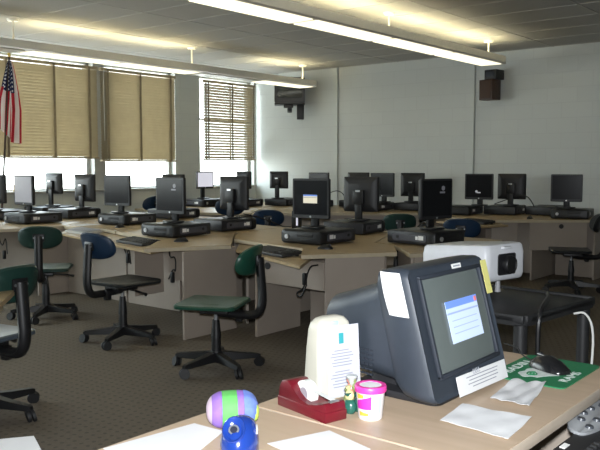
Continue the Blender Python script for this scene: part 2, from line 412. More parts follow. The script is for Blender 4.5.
# ceiling light rows ------------------------------------------------------------
def light_row(x, y0, y1, segs, rods, label, z0):
    """segs: list of (ya, yb, lit)"""
    r = thing('pendant_light', label, 'ceiling light', (x, (y0+y1)/2, z0), 0, 'suspended strip light rows')
    ym = (y0+y1)/2; L = y1-y0
    b = MB()
    prof = [(-.15, .022), (-.185, .034), (-.172, .118), (-.160, .118), (-.168, .05), (.168, .05), (.160, .118), (.172, .118), (.185, .034), (.15, .022)]
    b.loft([[(px, yy, pz) for px, pz in prof] for yy in (-L/2+.05, L/2-.05)])
    for sgn in (-1, 1): b.box((0, sgn*(L/2-.03), .068), (.35, .06, .10), .012)
    b.build('housing', M['fix'], r)
    for ya, yb, lit in segs:
        c = (ya+yb)/2-ym; l = yb-ya-.075
        MB().loft([[(-.15*k, c-l/2*q, z) for k, q, z in ((1, s1, .03), (.9, s1, .012), (-.9, s1, .012), (-1, s1, .03))] for s1 in (1, -1)]).build('lens', M['lens'] if lit else M['lensoff'], r)
        if lit:
            t = MB()
            for dx in (-.07, .07): t.cyl((dx, c-l/2+.03, .082), (dx, c+l/2-.03, .082), .013, n=10)
            t.build('lamp_tube', M['tube'], r)
    for ry in rods:
        q = MB(); q.cyl((0, ry-ym, .06), (0, ry-ym, H-z0), .011, n=10); q.cyl((0, ry-ym, H-z0-.022), (0, ry-ym, H-z0), .055, .065, n=20)
        q.build('hanger_rod', M['fix'], r)
seg1 = [(y, y+1.24, True) for y in (1.98, 3.22, 4.46, 5.70, 6.98, 8.26)]
seg1 = [(9.42-1.3*(k+1), 9.42-1.3*k, True) for k in range(6)]
light_row(-4.45, 1.6, 9.46, seg1, (9.3, 6.95, 4.4), 'long lit strip light row hanging nearer the camera, ending above the brown wall speaker', 2.672)
light_row(-7.83, 1.5, 9.85, [(8.62, 9.82, True), (7.36, 8.60, False), (6.05, 7.34, True), (4.78, 6.03, True), (3.4, 4.76, False), (2.1, 3.38, True)], (9.7, 7.31, 4.67, 2.2), 'strip light row hanging in front of the window blinds, one section unlit', 2.625)

# television and wall speaker --------------------------------------------------------
tv = thing('television', 'black box television on a bracket high in the room corner', 'television', (-8.35, 10.0, 2.43), R(40))
b = MB()
b.loft([[(px*k, yy, pz*q+.2) for px, pz in rrect(.50, .42, .03)] for yy, k, q in ((-.2, 1, 1), (.02, 1, 1), (.06, .92, .9), (.24, .62, .6))])
b.build('cabinet', M['tvbody'], tv)
MB().prism(rrect(.41, .31, .03), 0, .012, mtx=Matrix.Translation((0, -.20, .225)) @ Matrix.Rotation(R(90), 4, 'X')).build('screen', M['tvscreen'], tv)
br = thing('wall_bracket', 'dark steel bracket holding the television in the corner', 'bracket', (-8.35, 10.0, 2.2), R(40))
q = MB(); q.box((0, 0, .208), (.5, .42, .02), .004); q.box((.18, .0, .08), (.12, .14, .24), .01); q.box((.0, .15, .12), (.08, .3, .06), .006); q.box((-.02, -.1, .17), (.16, .14, .05), .008)
q.build('bracket_frame', M['tvbody'], br)
sp = thing('wall_speaker', 'brown wooden speaker box tilted on the back wall', 'speaker', (-4.80, YB-.2, 2.3), R(-12))
MB().box((0, 0, .14), (.22, .2, .28), .008).build('cabinet', M['brown'], sp)
MB().box((0, -.102, .14), (.19, .012, .245), .004).build('grille', M['grille'], sp)
sb = thing('speaker_mount', 'black mounting box directly above the brown wall speaker', 'mount', (-4.775, YB-.12, 2.585), R(-6))
MB().box((0, 0, .068), (.19, .22, .135), .012).build('box', M['black'], sb)
MB().box((0, -.112, .07), (.12, .008, .07), .003).build('face_plate', M['crtdark'], sb)

# flag --------------------------------------------------------------------------
fl = thing('flag', 'national flag with stars and red stripes drooping at the left window', 'flag', (-9.2, 5.39, .74), 0)
MB().cyl((.06, -.17, 0.02), (.02, .02, 2.03), .013, n=10).build('staff', M['pole'], fl)
MB().lathe([(.09, 0), (.09, .012), (.03, .03), (.018, .05), (.015, .06)], 24, mtx=Matrix.Translation((.06, -.17, 0))).build('base', M['pole'], fl)
MB().sph((.018, .022, 2.06), (.022, .022, .04)).build('finial', M['gold'], fl)
me = bpy.data.meshes.new('cloth'); bmf = bmesh.new(); uvl = bmf.loops.layers.uv.new('UVMap')
NI, NJ = 34, 46
grid = []
for j in range(NJ+1):
    s = j/NJ; row = []
    for i in range(NI+1):
        t = i/NI
        wdt = .05+.33*min(1, s*1.6)**.8
        zlow = 1.99-.86*s-.10*s*math.sin(t*PI)*(1 if s > .5 else s*2)-.20*s*s*t+.12*s*s*(1-t)
        yy = .02-.06*s+(t-.42)*wdt+.018*math.sin(t*22+s*2)*s
        xx = .03+.055*math.sin(t*PI*5.5+.6)*min(1, s*2+.15)
        row.append(bmf.verts.new((xx, yy, zlow)))
    grid.append(row)
for j in range(NJ):
    for i in range(NI):
        f = bmf.faces.new((grid[j][i], grid[j][i+1], grid[j+1][i+1], grid[j+1][i])); f.smooth = True
        for lp, (a, c) in zip(f.loops, ((j, i), (j, i+1), (j+1, i+1), (j+1, i))): lp[uvl].uv = (a/NJ, c/NI)
bmf.to_mesh(me); bmf.free(); me.materials.append(M['flag'])
o = bpy.data.objects.new('cloth', me); COL.objects.link(o); o.parent = fl

# ------------------------------------------------------------------ computer desks
ZT, ZS = .74, .70
def desk(label, top, shelf=None, panels=(), knobs=(), legs=()):
    cx = sum(p[0] for p in top)/len(top); cy = sum(p[1] for p in top)/len(top)
    r = thing('computer_desk', label, 'desk', (cx, cy, 0), 0, 'angled computer desks')
    L = lambda P: [(a-cx, b-cy) for a, b in P]
    n = L(top)
    MB().prism(n, ZT-.032, ZT-.002, 0).build('edge_band', M['edge'], r, False)
    m = MB().prism(n, ZT-.003, ZT, 0); m.build('tabletop', M['oak'], r, False)
    if shelf:
        s = MB().prism(L(shelf), ZS-.022, ZS, 0); s.build('keyboard_shelf', M['oak'], r, False)
    for nm, p0, p1, z0, z1 in panels:
        (ax, ay), (bx, by) = L([p0, p1]); d = math.hypot(bx-ax, by-ay)
        MB().box(((ax+bx)/2, (ay+by)/2, (z0+z1)/2), (d, .022, z1-z0), .002, rz=math.atan2(by-ay, bx-ax)).build(nm, M['panel'], r, False)
    for (kx, ky, kz), dr in knobs:
        p = Vector((kx-cx, ky-cy, kz)); MB().cyl(p, p+Vector((*dr, 0))*.012, .028, n=16).build('grommet', M['dark'], r)
    return r
ZP = ZT-.032
desk('desk unit by the left windows, at the left edge of the pod row',
     [(-9.33, 4.0), (-7.5, 3.97), (-7.3, 4.48), (-7.28, 4.85), (-7.63, 5.4), (-7.73, 6.4), (-9.33, 6.4)], None,
     [('end_panel', (-7.36, 4.60), (-7.36, 5.1), 0, ZP), ('modesty_panel', (-9.2, 4.75), (-7.38, 4.75), .12, ZP), ('end_panel', (-9.25, 4.1), (-9.25, 6.3), 0, ZP), ('end_panel', (-7.8, 5.5), (-7.8, 6.3), 0, ZP)])
desk('desk unit behind the navy chair, carrying the pale grey keyboard',
     [(-7.26, 4.87), (-6.6, 4.92), (-6.31, 4.82), (-6.31, 6.85), (-7.7, 6.95), (-7.6, 5.41)],
     [(-7.2, 4.86), (-6.93, 4.6), (-5.95, 4.33), (-5.95, 4.7), (-6.6, 4.98)],
     [('modesty_panel', (-7.33, 4.97), (-6.32, 4.97), 0, ZS-.024), ('end_panel', (-6.5, 5.1), (-6.5, 6.7), 0, ZP), ('end_panel', (-7.5, 5.5), (-7.5, 6.8), 0, ZP)])
desk('desk unit left of the green-seated chair, with a squared light end panel',
     [(-6.29, 4.82), (-5.25, 4.5), (-4.80, 3.944), (-4.452, 4.573), (-5.0, 5.17), (-5.28, 5.5), (-5.3, 6.25), (-6.29, 6.45)],
     [(-5.94, 4.33), (-4.87, 4.07), (-4.94, 4.30), (-5.3, 4.56), (-5.94, 4.75)],
     [('end_panel', (-4.575, 4.15), (-4.575, 4.75), 0, ZP), ('modesty_panel', (-5.46, 4.66), (-4.59, 4.72), .36, ZS-.024), ('back_panel', (-5.46, 4.95), (-4.9, 4.98), 0, ZP), ('modesty_panel', (-6.28, 4.96), (-5.5, 4.96), 0, ZS-.024),
      ('end_panel', (-5.36, 4.29), (-5.36, 4.62), .25, ZS-.024), ('end_panel', (-5.4, 5.6), (-5.4, 6.2), 0, ZP)])
desk('centre desk unit carrying the monitor with the small dialog window',
     [(-4.80, 4.97), (-3.83, 4.75), (-3.554, 4.385), (-3.111, 4.998), (-3.41, 5.42), (-3.65, 5.5), (-4.09, 6.53), (-5.28, 6.6), (-5.27, 5.52), (-4.99, 5.18)],
     [(-4.42, 4.60), (-3.36, 4.135), (-3.622, 4.602), (-3.82, 4.80), (-4.78, 5.02)],
     [('end_panel', (-4.20, 4.60), (-4.20, 5.16), 0, ZS-.024), ('modesty_panel', (-4.19, 4.60), (-3.46, 4.55), .46, ZS-.024), ('end_panel', (-3.46, 4.55), (-3.20, 4.95), 0, ZP), ('back_panel', (-4.18, 5.3), (-3.4, 5.3), 0, ZP), ('end_panel', (-4.6, 5.5), (-4.6, 6.4), 0, ZP), ('end_panel', (-4.62, 4.95), (-5.0, 5.3), 0, ZS-.03)],
     [((-4.05, 4.58, .60), (0, -1))])
desk('desk unit behind the projector, carrying the computer that faces right',
     [(-3.40, 5.43), (-2.98, 4.97), (-2.80, 5.32), (-2.90, 6.4), (-4.07, 6.52), (-3.64, 5.51)], None,
     [('end_panel', (-2.99, 5.05), (-2.85, 5.32), 0, ZP), ('end_panel', (-3.02, 5.07), (-3.35, 5.42), 0, ZP), ('end_panel', (-2.86, 5.4), (-2.95, 6.3), 0, ZP), ('back_panel', (-3.9, 6.42), (-2.97, 6.34), 0, ZP)])
desk('far desk unit in the room corner under the television',
     [(-9.33, 7.5), (-7.9, 7.4), (-7.24, 7.81), (-7.75, 8.6), (-7.75, 10.26), (-9.33, 10.26)], None,
     [('modesty_panel', (-9.2, 7.75), (-7.7, 7.85), 0, ZP), ('end_panel', (-7.6, 7.8), (-7.82, 8.6), 0, ZP), ('end_panel', (-7.8, 8.7), (-7.8, 10.2), 0, ZP)])
desk('far desk unit along the back wall, behind the centre pod',
     [(-7.22, 7.82), (-5.35, 9.33), (-5.25, 10.26), (-7.73, 10.26), (-7.73, 8.62)], None,
     [('modesty_panel', (-7.2, 8.05), (-5.5, 9.42), 0, ZP), ('end_panel', (-5.36, 9.5), (-5.3, 10.2), 0, ZP)])
desk('far right desk unit against the back wall below the brown speaker',
     [(-4.9, 8.9), (-4.55, 8.75), (-4.108, 8.605), (-3.12, 9.40), (-3.05, 10.26), (-5.1, 10.26)],
     [(-4.75, 8.55), (-3.95, 8.15), (-3.80, 8.55), (-4.05, 8.80), (-4.7, 9.0)],
     [('modesty_panel', (-3.72, 8.98), (-3.18, 9.42), .37, ZP), ('end_panel', (-3.70, 9.0), (-3.70, 9.9), 0, ZP), ('end_panel', (-3.12, 9.5), (-3.10, 10.2), 0, ZP), ('back_panel', (-3.66, 9.70), (-3.14, 9.70), .0, .3), ('end_panel', (-4.10, 8.75), (-3.86, 8.95), 0, ZP), ('back_panel', (-4.6, 9.62), (-3.72, 9.62), 0, ZP), ('back_panel', (-3.68, 9.82), (-3.12, 9.82), 0, ZP), ('end_panel', (-4.6, 8.9), (-4.6, 9.8), 0, ZS-.024)],
     [((-3.42, 9.215, .66), (.62, -.78))])

# ------------------------------------------------------------------ desktop computers
PC_H = .118
def make_pc():
    r = thing('desktop_computer', '-', 'computer', (0, 0, 0), 0, 'flat desktop computers on the desks')
    MB().box((0, .02, PC_H/2+.004), (.43, .44, PC_H-.012), .012).build('case', M['pctop'], r)
    f = MB()                                           # bulging front bezel
    rings = []
    for yy, k, q in ((-.18, 1.0, 1.0), (-.225, 1.0, 1.0), (-.248, .93, .9), (-.258, .75, .7)):
        rings.append([(px*k, yy, PC_H/2+.004+pz*q) for px, pz in rrect(.45, PC_H, .03, 5)])
    f.loft(rings); bz = f.build('front_bezel', M['black'], r)
    d = MB(); d.box((.055, -.256, .08), (.16, .012, .028), .003); d.box((.06, -.256, .042), (.12, .012, .014), .002); d.build('drive_slot', M['blackm'], bz)
    MB().cyl((-.14, -.245, .062), (-.14, -.267, .062), .019, n=20).build('badge', M['silver'], bz)
    for sx in (-1, 1):                                 # waisted grey side inset with round release button
        P = []
        for k in range(48):
            a = 2*PI*k/48; cx = math.cos(a); sy = math.sin(a)
            X = .172*math.copysign(abs(cx)**.45, cx); Y = .040*math.copysign(abs(sy)**.5, sy)*(.62+.38*(X/.172)**2)
            P.append((X, Y))
        m = frame_m((sx*.2155, .005, .062), (0, sx, 0), (0, 0, 1))
        s = MB().prism(P, 0, .006, mtx=m).build('side_inset', M['pcgrey'], r)
        MB().cyl((sx*.219, .125, .066), (sx*.2255, .125, .066), .0125, n=16).build('release_button', M['black'], s)
        t = MB().box((sx*.2215, -.115, .066), (.003, .05, .034)).box((sx*.2215, -.073, .064), (.003, .024, .028)); t.build('label_sticker', M['label'], s)
    return reg(r)
def make_monitor(name, w, h, zb, kind):
    r = thing('computer_monitor', '-', 'monitor', (0, 0, 0), 0, 'flat monitors on the computers')
    st = MB().prism([(.11*math.cos(2*PI*k/32), .095*math.sin(2*PI*k/32)+.02) for k in range(32)], 0, .014, .004); st.build('stand_base', M['black'], r)
    nk = MB().box((0, .045, zb*.5+.05), (.075, .035, zb+.10), .01); nk.box((0, .05, zb+h*.42), (.12, .04, h*.42), .012); nk.build('stand_neck', M['black'], r)
    hs = MB()
    hs.loft([[(px*k, yy, zb+h/2+pz*q) for px, pz in rrect(w, h, .012, 3)] for yy, k, q in ((-.030, .985, .985), (-.026, 1, 1), (.0, 1, 1), (.012, .95, .94), (.036, .62, .60))])
    hs.build('housing', M['dark'], r)
    bw = .018; bot = .030
    sw, sh = w-2*bw, h-bw-bot
    zc = zb+bot+sh/2
    sc = MB().box((0, -.031, zc), (sw, .003, sh)).build('screen', M['palescreen'] if kind == 'pale' else (M['reflectgrey'] if kind == 'grey' else M['screen']), r)
    if kind == 'dialog':
        MB().box((.0, -.0335, zc-.01), (sw*.42, .002, sh*.25)).build('dialog_window', M['dlg_beige'], sc)
        MB().box((.0, -.0340, zc+.02), (sw*.42, .002, sh*.045)).build('title_bar', M['dlg_blue'], sc)
        MB().box((.0, -.0345, zc+.002), (sw*.40, .002, sh*.012)).build('dialog_line', M['ink'], sc)
    if kind == 'mark':
        MB().cyl((-.03, -.0325, zc-.07), (-.03, -.034, zc-.07), .016, n=12).box((.0, -.0335, zc-.085), (.05, .002, .014)).build('screen_mark', M['logo'], sc)
    if kind == 'dimmark':
        MB().cyl((.07, -.0325, zc+.085), (.07, -.034, zc+.085), .02, n=12).box((.06, -.0335, zc+.05), (.06, .002, .014)).build('screen_mark', M['logodim'], sc)
    MB().cyl((0, -.029, zb+.014), (0, -.033, zb+.014), .0085, n=14).build('badge', M['silver'], r)
    MB().box((0, .0722, zb+h*.60), (.05, .003, .018)).build('rear_badge', M['silver'], r)
    return reg(r)
pc0 = make_pc()
mons = {k: make_monitor(k, .375, .34, .082, k) for k in ('dark', 'grey', 'dialog', 'mark', 'dimmark')}
mons['small'] = make_monitor('small', .335, .275, .16, 'dark')
mons['smallpale'] = make_monitor('smallpale', .335, .275, .16, 'pale')
used = set()
def put(src, loc, rz, label, drop=()):
    if src.name not in used:
        used.add(src.name); src.location = loc; src.rotation_euler = (0, 0, rz); src['label'] = label
        return src
    return dup(src, loc, rz, label, drop)
# case x, y, facing | monitor x, y, facing, kind | monitor label | computer label
PCS = [
 (-4.03, 5.215, -90, -4.09, 5.20, -86, 'dialog', 'black monitor showing a small beige dialog window, centre desk', 'desktop computer under the monitor with the beige dialog window'),
 (-5.46, 4.88, -88, -5.50, 4.86, -88, 'dimmark', 'dark glossy-fronted monitor on the desk unit left of the green-seated chair', 'desktop computer with white labels beneath the dark monitor left of the green-seated chair'),
 (-3.27, 5.70, -6, -3.21, 5.74, -14, 'dimmark', 'monitor turned right on the desk behind the white projector', 'desktop computer showing its long waisted grey side, behind the projector'),
 (-5.56, 5.62, 88, -5.49, 5.68, 92, 'dark', 'monitor seen from behind, near the front left of the dialog monitor', 'desktop computer with one square white label, below the rear-facing monitor left of centre'),
 (-4.33, 6.17, 98, -4.29, 6.22, 98, 'dark', 'wide-looking monitor seen from behind, just right of the dialog monitor', 'desktop computer partly hidden behind the dialog monitor computer'),
 (-7.93, 4.92, -90, -8.00, 4.87, -90, 'grey', 'monitor with a screen greyed by painted window reflection at the far left by the windows', 'desktop computer under the pale grey screen at the left'),
 (-8.30, 5.72, 90, -8.19, 5.80, 92, 'dark', 'monitor seen from behind in front of the mullion between the left and middle windows', 'desktop computer under the rear-facing monitor at the window mullion'),
 (-6.98, 5.51, -85, -7.055, 5.446, -80, 'dark', 'dark-screened monitor above the black keyboard in front of the middle window', 'desktop computer right of the pale grey keyboard, before the middle window'),
 (-7.28, 6.46, 90, -7.30, 6.47, 92, 'dark', 'monitor half hidden behind the dark glossy-fronted monitor', 'desktop computer half hidden behind the computer with white labels'),
 (-8.74, 4.93, 92, -8.66, 4.87, 95, 'dark', 'monitor cut by the left edge of the picture', 'desktop computer at the left edge of the picture'),
 (-9.03, 5.84, 90, -8.95, 5.86, 92, 'small', 'small monitor seen from behind below the leftmost blind', 'desktop computer under the small rear-facing monitor at the leftmost window'),
 (-9.03, 8.62, 0, -9.02, 8.66, -6, 'smallpale', 'small monitor with a white lit screen below the narrow window', 'desktop computer under the white-screened monitor'),
 (-8.50, 9.02, 92, -8.48, 9.00, 84, 'small', 'small rear-facing monitor in front of the narrow window frame', 'desktop computer under the small monitor at the narrow window'),
 (-8.16, 9.62, 95, -8.10, 9.42, 99, 'small', 'small rear-facing monitor against the sunlit patch of back wall', 'desktop computer in the room corner under the television'),
 (-7.42, 9.46, -90, -7.33, 9.5, -88, 'dark', 'dark monitor peeping out behind the top right of the dialog monitor', 'desktop computer on the back row behind the dialog monitor'),
 (-6.90, 9.95, 90, -6.88, 9.9, 94, 'dark', 'monitor whose top edge alone shows above the wide rear-facing monitor', 'desktop computer on the back row behind the wide rear-facing monitor'),
 (-6.27, 9.42, -88, -6.10, 9.40, -84, 'dark', 'dark-screened back row monitor left of a rear-facing one', 'desktop computer with a white label on the back row, centre'),
 (-5.79, 9.77, 92, -5.82, 9.75, 95, 'dark', 'rear-facing back row monitor left of the monitor turned right', 'desktop computer under the rear-facing back row monitor at centre'),
 (-4.85, 9.40, -86, -4.62, 9.46, -78, 'mark', 'back row monitor with a small white mark on its black screen', 'desktop computer under the black screen with the white mark'),
 (-4.40, 9.78, 96, -4.31, 9.78, 98, 'dark', 'rear-facing back row monitor below the brown wall speaker', 'desktop computer under the rear-facing monitor below the wall speaker'),
 (-3.42, 9.60, -80, -3.49, 9.56, -74, 'dark', 'rightmost monitor, standing alone on the back row', 'rightmost desktop computer, under the monitor standing alone'),
]
for cx, cy, F, mx, my, MF, k, ml, cl in PCS:
    put(pc0, (cx, cy, ZT), R(F+90), cl)
    put(mons[k], (mx, my, ZT+PC_H+.005), R(MF+90), ml)
put(pc0, (-3.90, 10.02, ZT), R(180), 'low black desktop computer without a monitor, right of the wall speaker monitor')

# ------------------------------------------------------------------ keyboards and mice of the pods
def make_keyboard(body, keym, label, loc, rz):
    r = thing('keyboard', label, 'keyboard', loc, rz, 'keyboards on the pod desks')
    T = Matrix.Rotation(R(7), 4, 'X')
    MB().box((0, 0, .022), (.47, .19, .026), .006, mtx=T).build('keyboard_body', body, r)
    k = MB()
    for row in range(6):
        for c in range(20):
            if c in (14, 18) and row != 5: continue
            k.box((-.209+c*.022, -.06+row*.024+(.006 if row == 5 else 0), .039), (.018, .018, .008), .002, mtx=T, seg=1)
    tag(k.build('keys', keym, r, False), kind='stuff')
    f = MB()
    for sx in (-.19, .19): f.box((sx, .07, .011), (.03, .02, .022), .003)
    f.build('feet', body, r)
    return r
make_keyboard(M['beigekb'], M['grey'], 'pale grey keyboard behind the deep green chair', (-6.72, 4.74, ZS), R(-9))
make_keyboard(M['dark'], M['kbblack'], 'black keyboard between the navy chair and the glossy dark monitor', (-5.43, 4.40, ZS), R(-10))
make_keyboard(M['kbblack'], M['key'], 'black keyboard right of the green chair back', (-3.95, 4.56, ZS), R(-16))
make_keyboard(M['kbblack'], M['key'], 'black keyboard at the far right desk, left corner', (-4.2, 8.52, ZS), R(-20))
def make_mouse(label, loc, rz, m=None, s=1.):
    r = thing('computer_mouse', label, 'mouse', loc, rz, 'computer mice on the pod desks')
    rings = []
    for y, wd, hh in ((-.062, .4, .25), (-.055, .75, .45), (-.03, .95, .8), (0, 1, 1), (.03, .98, .9), (.05, .8, .6), (.06, .45, .3)):
        rings.append([(.033*s*wd*math.cos(a), y*s, max(0, .038*s*hh*math.sin(a))) for a in [PI*k/10 for k in range(11)]]+[(-.033*s*wd*.9, y*s, 0), (.033*s*wd*.9, y*s, 0)])
    MB().loft(rings).build('mouse_body', m or M['black'], r)
    MB().cyl((-.004*s, .035*s, .031*s), (.004*s, .035*s, .031*s), .009*s, n=12).build('scroll_wheel', M['dark'], r)
    return r
make_mouse('black mouse beside the pale grey keyboard', (-6.62, 5.12, ZT), R(20))
make_mouse('black mouse in front of the computer with white labels', (-4.98, 4.50, ZT), R(-30))
make_mouse('black mouse in front of the dialog monitor computer', (-3.66, 4.82, ZT), R(-60))
make_mouse('small mouse on the far right desk', (-3.78, 9.13, ZT), R(10))

# ------------------------------------------------------------------ task chairs
def chair(label, loc, F, vinyl, legang, lift=0., seatm=None):
    rz = R(F-90)
    r = thing('task_chair', label, 'chair', loc, rz, 'armless swivel task chairs')
    sm = seatm or vinyl
    # dished square seat
    t = MB(); rings = []
    for k, z in ((.90, .440), (.99, .447), (1.0, .456), (.96, .464), (.72, .458), (.35, .453)):
        rings.append([(px*k, py*k+.02, z+lift+(.012*(py/.22)**2 if z > .45 else 0)) for px, py in rrect(.45, .43, .05, 5)])
    t.loft(rings); t.build('seat', sm, r)
    # curved oval backrest
    b = MB(); bk = []
    def ring(k, off):
        P = []
        for i in range(36):
            a = 2*PI*i/36; cx = math.copysign(abs(math.cos(a))**.75, math.cos(a)); sz = math.copysign(abs(math.sin(a))**.8, math.sin(a))
            X = .19*cx*k; Z = .103*sz*k
            P.append((X, -.285+off+1.9*X*X-.28*Z, .765+lift+Z))
        return P
    b.loft([ring(.5, .024), ring(.9, .026), ring(1, .014), ring(1, -.004), ring(.9, -.018), ring(.5, -.02)]); b.build('backrest', vinyl, r)
    # J-shaped back bar in a ribbed boot
    j = MB().tube([(0, -.02, .395+lift), (0, -.20, .385+lift), (0, -.30, .39+lift), (0, -.335, .47+lift), (0, -.325, .62+lift), (0, -.312, .78+lift)], .029, 10, sub=2, sx=1.25)
    j.box((0, -.305, .765+lift), (.10, .02, .07), .008); jo = j.build('back_bar', M['black'], r)
    for sx in (-.038, .038): MB().cyl((sx, -.318, .765+lift), (sx, -.312, .765+lift), .008, n=10).build('bolt', M['steel'], jo)
    m = MB().box((0, -.01, .412+lift), (.17, .20, .034), .008); m.box((.02, -.16, .375+lift), (.05, .05, .08), .01); m.build('tilt_mechanism', M['black'], r)
    MB().tube([(.07, 0, .405+lift), (.20, .03, .39+lift), (.25, .035, .375+lift)], [.007, .007, .013], 8, sub=1).build('lever', M['black'], r)
    c = MB().cyl((0, 0, .09), (0, 0, .26+lift*.4), .035, .031, n=18); c.cyl((0, 0, .22), (0, 0, .345+lift*.8), .036, .024, n=18); c.cyl((0, 0, .08), (0, 0, .13), .05, .042, n=18); c.build('gas_column', M['black'], r)
    MB().cyl((0, 0, .28), (0, 0, .41+lift), .014, n=14).build('piston', M['steel'], r)
    for k in range(5):
        a = R(legang+72*k)-rz; d = Vector((math.cos(a), math.sin(a), 0)); s = Vector((-math.sin(a), math.cos(a), 0))
        rg = []
        for rad, w2, zt, zb in ((.03, .034, .125, .06), (.16, .028, .106, .062), (.29, .022, .092, .062), (.31, .015, .085, .066)):
            p = d*rad; rg.append([p-s*w2+Vector((0, 0, zb)), p+s*w2+Vector((0, 0, zb)), p+s*w2*.8+Vector((0, 0, zt)), p-s*w2*.8+Vector((0, 0, zt))])
        lg = MB().loft(rg).build('leg', M['black'], r)
        cs = MB(); p = d*.305
        q = (d*.6+s*.8).normalized()
        for o2 in (-.014, .014): cs.cyl(p+q*(o2-.008)+Vector((0, 0, .03)), p+q*(o2+.008)+Vector((0, 0, .034)), .034, n=18)
        cs.cyl(p+Vector((0, 0, .03)), p+Vector((0, 0, .07)), .008, n=8)
        cs.build('caster', M['blackm'], lg)
    return r
chair('swivel chair with a green square seat, alone on the carpet at centre left', (-3.74, 3.69, 0), 206, M['green'], 200)
chair('swivel chair with a navy back beside the squared light desk end panel', (-4.92, 3.82, 0), 90, M['blue'], 226, .02, seatm=M['seatblack'])
chair('deep green chair facing away at the desk by the left windows', (-6.235, 3.975, 0), 138, M['dgreen'], 20)
chair('green-backed chair cut by the left edge, behind the wooden table corner', (-4.03, 2.17, 0), 190, M['dgreen'], 20, seatm=M['seatgrey'])
chair('dark teal chair back showing between the rear-facing monitor and the dialog monitor', (-6.28, 7.15, 0), 125, M['blue'], 10)
chair('raised navy chair behind the monitor in front of the middle window', (-8.35, 6.75, 0), 200, M['blue'], 30, .12)
chair('raised dark chair half hidden behind the rear-facing monitor left of centre', (-7.05, 7.25, 0), 130, M['blue'], 0, .1)
chair('navy chair behind the computer that faces right', (-3.70, 7.25, 0), 110, M['blue'], 40)
chair('dark green chair behind the wide rear-facing monitor', (-4.68, 7.5, 0), 130, M['dgreen'], 15)
chair('black chair at the right edge in front of the back row desk', (-3.03, 8.5, 0), 205, M['seatblack'], 15)

# ------------------------------------------------------------------ loose things on the pod desks
o = MB().box((0, 0, .045), (.20, .13, .09), .004).build('cardboard_box', M['card'], loc=(-9.32, 5.62, SILL+.027), rz=R(4)); tag(o, 'small tan box on the sill of the leftmost window', 'box')
def sheet(name, pts, z, m, label, cat, group=None, lift=.0015, wrinkle=0., nu=1, nv=1):
    """pts: four world xy corners in order"""
    t = bmesh.new(); cx = sum(p[0] for p in pts)/4; cy = sum(p[1] for p in pts)/4
    nu = nv = (14 if wrinkle else 2)
    V = []
    for j in range(nv+1):
        rw = []
        for i in range(nu+1):
            a, b = i/nu, j/nv
            x = (pts[0][0]*(1-a)+pts[1][0]*a)*(1-b)+(pts[3][0]*(1-a)+pts[2][0]*a)*b
            y = (pts[0][1]*(1-a)+pts[1][1]*a)*(1-b)+(pts[3][1]*(1-a)+pts[2][1]*a)*b
            zz = lift
            if wrinkle: zz += wrinkle*(abs(math.sin(a*5+b*3.1))*.5+abs(math.sin(b*7-a*4+1))*.5)*(.25+abs(a-.5)+abs(b-.5))
            rw.append(t.verts.new((x-cx, y-cy, zz)))
        V.append(rw)
    for j in range(nv):
        for i in range(nu): t.faces.new((V[j][i], V[j][i+1], V[j+1][i+1], V[j+1][i]))
    bmesh.ops.recalc_face_normals(t, faces=t.faces)
    r = bmesh.ops.extrude_face_region(t, geom=t.faces[:]); bmesh.ops.translate(t, vec=(0, 0, .001), verts=[v for v in r['geom'] if isinstance(v, bmesh.types.BMVert)])
    bmesh.ops.recalc_face_normals(t, faces=t.faces)
    mb = MB(); mb._add(t)
    o = mb.build(name, m, loc=(cx, cy, z)); return tag(o, label, cat, group)
sheet('paper_sheet', [(-7.28, 4.95), (-7.08, 4.98), (-7.12, 5.25), (-7.34, 5.22)], ZT, M['paper'], 'white paper on the desk behind the pale grey keyboard', 'paper')
sheet('blue_papers', [(-6.72, 6.1), (-6.42, 6.12), (-6.45, 6.45), (-6.75, 6.42)], ZT+.0, M['bluefold'], 'pale blue sheets on the desk right of the dark glossy-fronted monitor', 'paper')
sheet('paper_sheet', [(-7.62, 6.0), (-7.52, 5.9), (-7.4, 6.1), (-7.5, 6.2)], ZT, M['bluefold'], 'small pale blue paper left of the monitor before the middle window', 'paper')
sheet('paper_sheet', [(-8.65, 8.3), (-8.35, 8.25), (-8.3, 8.55), (-8.6, 8.6)], ZT, M['paper2'], 'loose paper on the far corner desk under the television', 'paper')
sheet('paper_sheet', [(-3.98, 9.02), (-3.86, 9.07), (-3.9, 9.25), (-4.02, 9.2)], ZT, M['card'], 'tan slip of paper on the far right desk', 'paper')
ds = thing('dark_box', 'small dark box with a painted pale glint, left behind the dialog monitor', 'speaker', (-5.0, 6.1, ZT), R(20))
MB().box((0, 0, .10), (.085, .10, .20), .015).build('cabinet', M['black'], ds)
MB().box((.02, -.052, .11), (.018, .004, .13), .001).build('painted_glint', M['palescreen'], ds)  # glowing strip painted in place of a glint on a dark object
def cable(label, loc, pts, plug):
    r = thing('hanging_cable', label, 'cable', loc, 0, 'cables hanging below the desks')
    MB().tube(pts, .006, 6, sub=2).build('cord', M['black'], r)
    MB().box(plug, (.03, .03, .09), .006).build('plug', M['black'], r)
    return r
cable('black cable with plug hanging left of the squared light end panel', (-4.90, 4.32, .42), [(-.05, .02, .25), (-.02, 0, .2), (.05, 0, .22), (.06, -.01, .08), (.02, 0, .12), (-.04, 0, .02)], (.02, -.01, .04))
cable('black cable looping down under the centre desk keyboard shelf', (-3.56, 4.46, .38), [(.12, -.02, .29), (.02, 0, .27), (-.02, 0, .10), (-.10, -.01, .06), (-.06, 0, .02), (.0, 0, .13)], (-.02, .0, .17))
cable('black cable hanging below the desk by the left windows', (-7.62, 4.30, .42), [(-.2, 0, .26), (.0, 0, .28), (.08, 0, .1), (.16, 0, .25), (.18, 0, .05)], (.12, 0, .04))
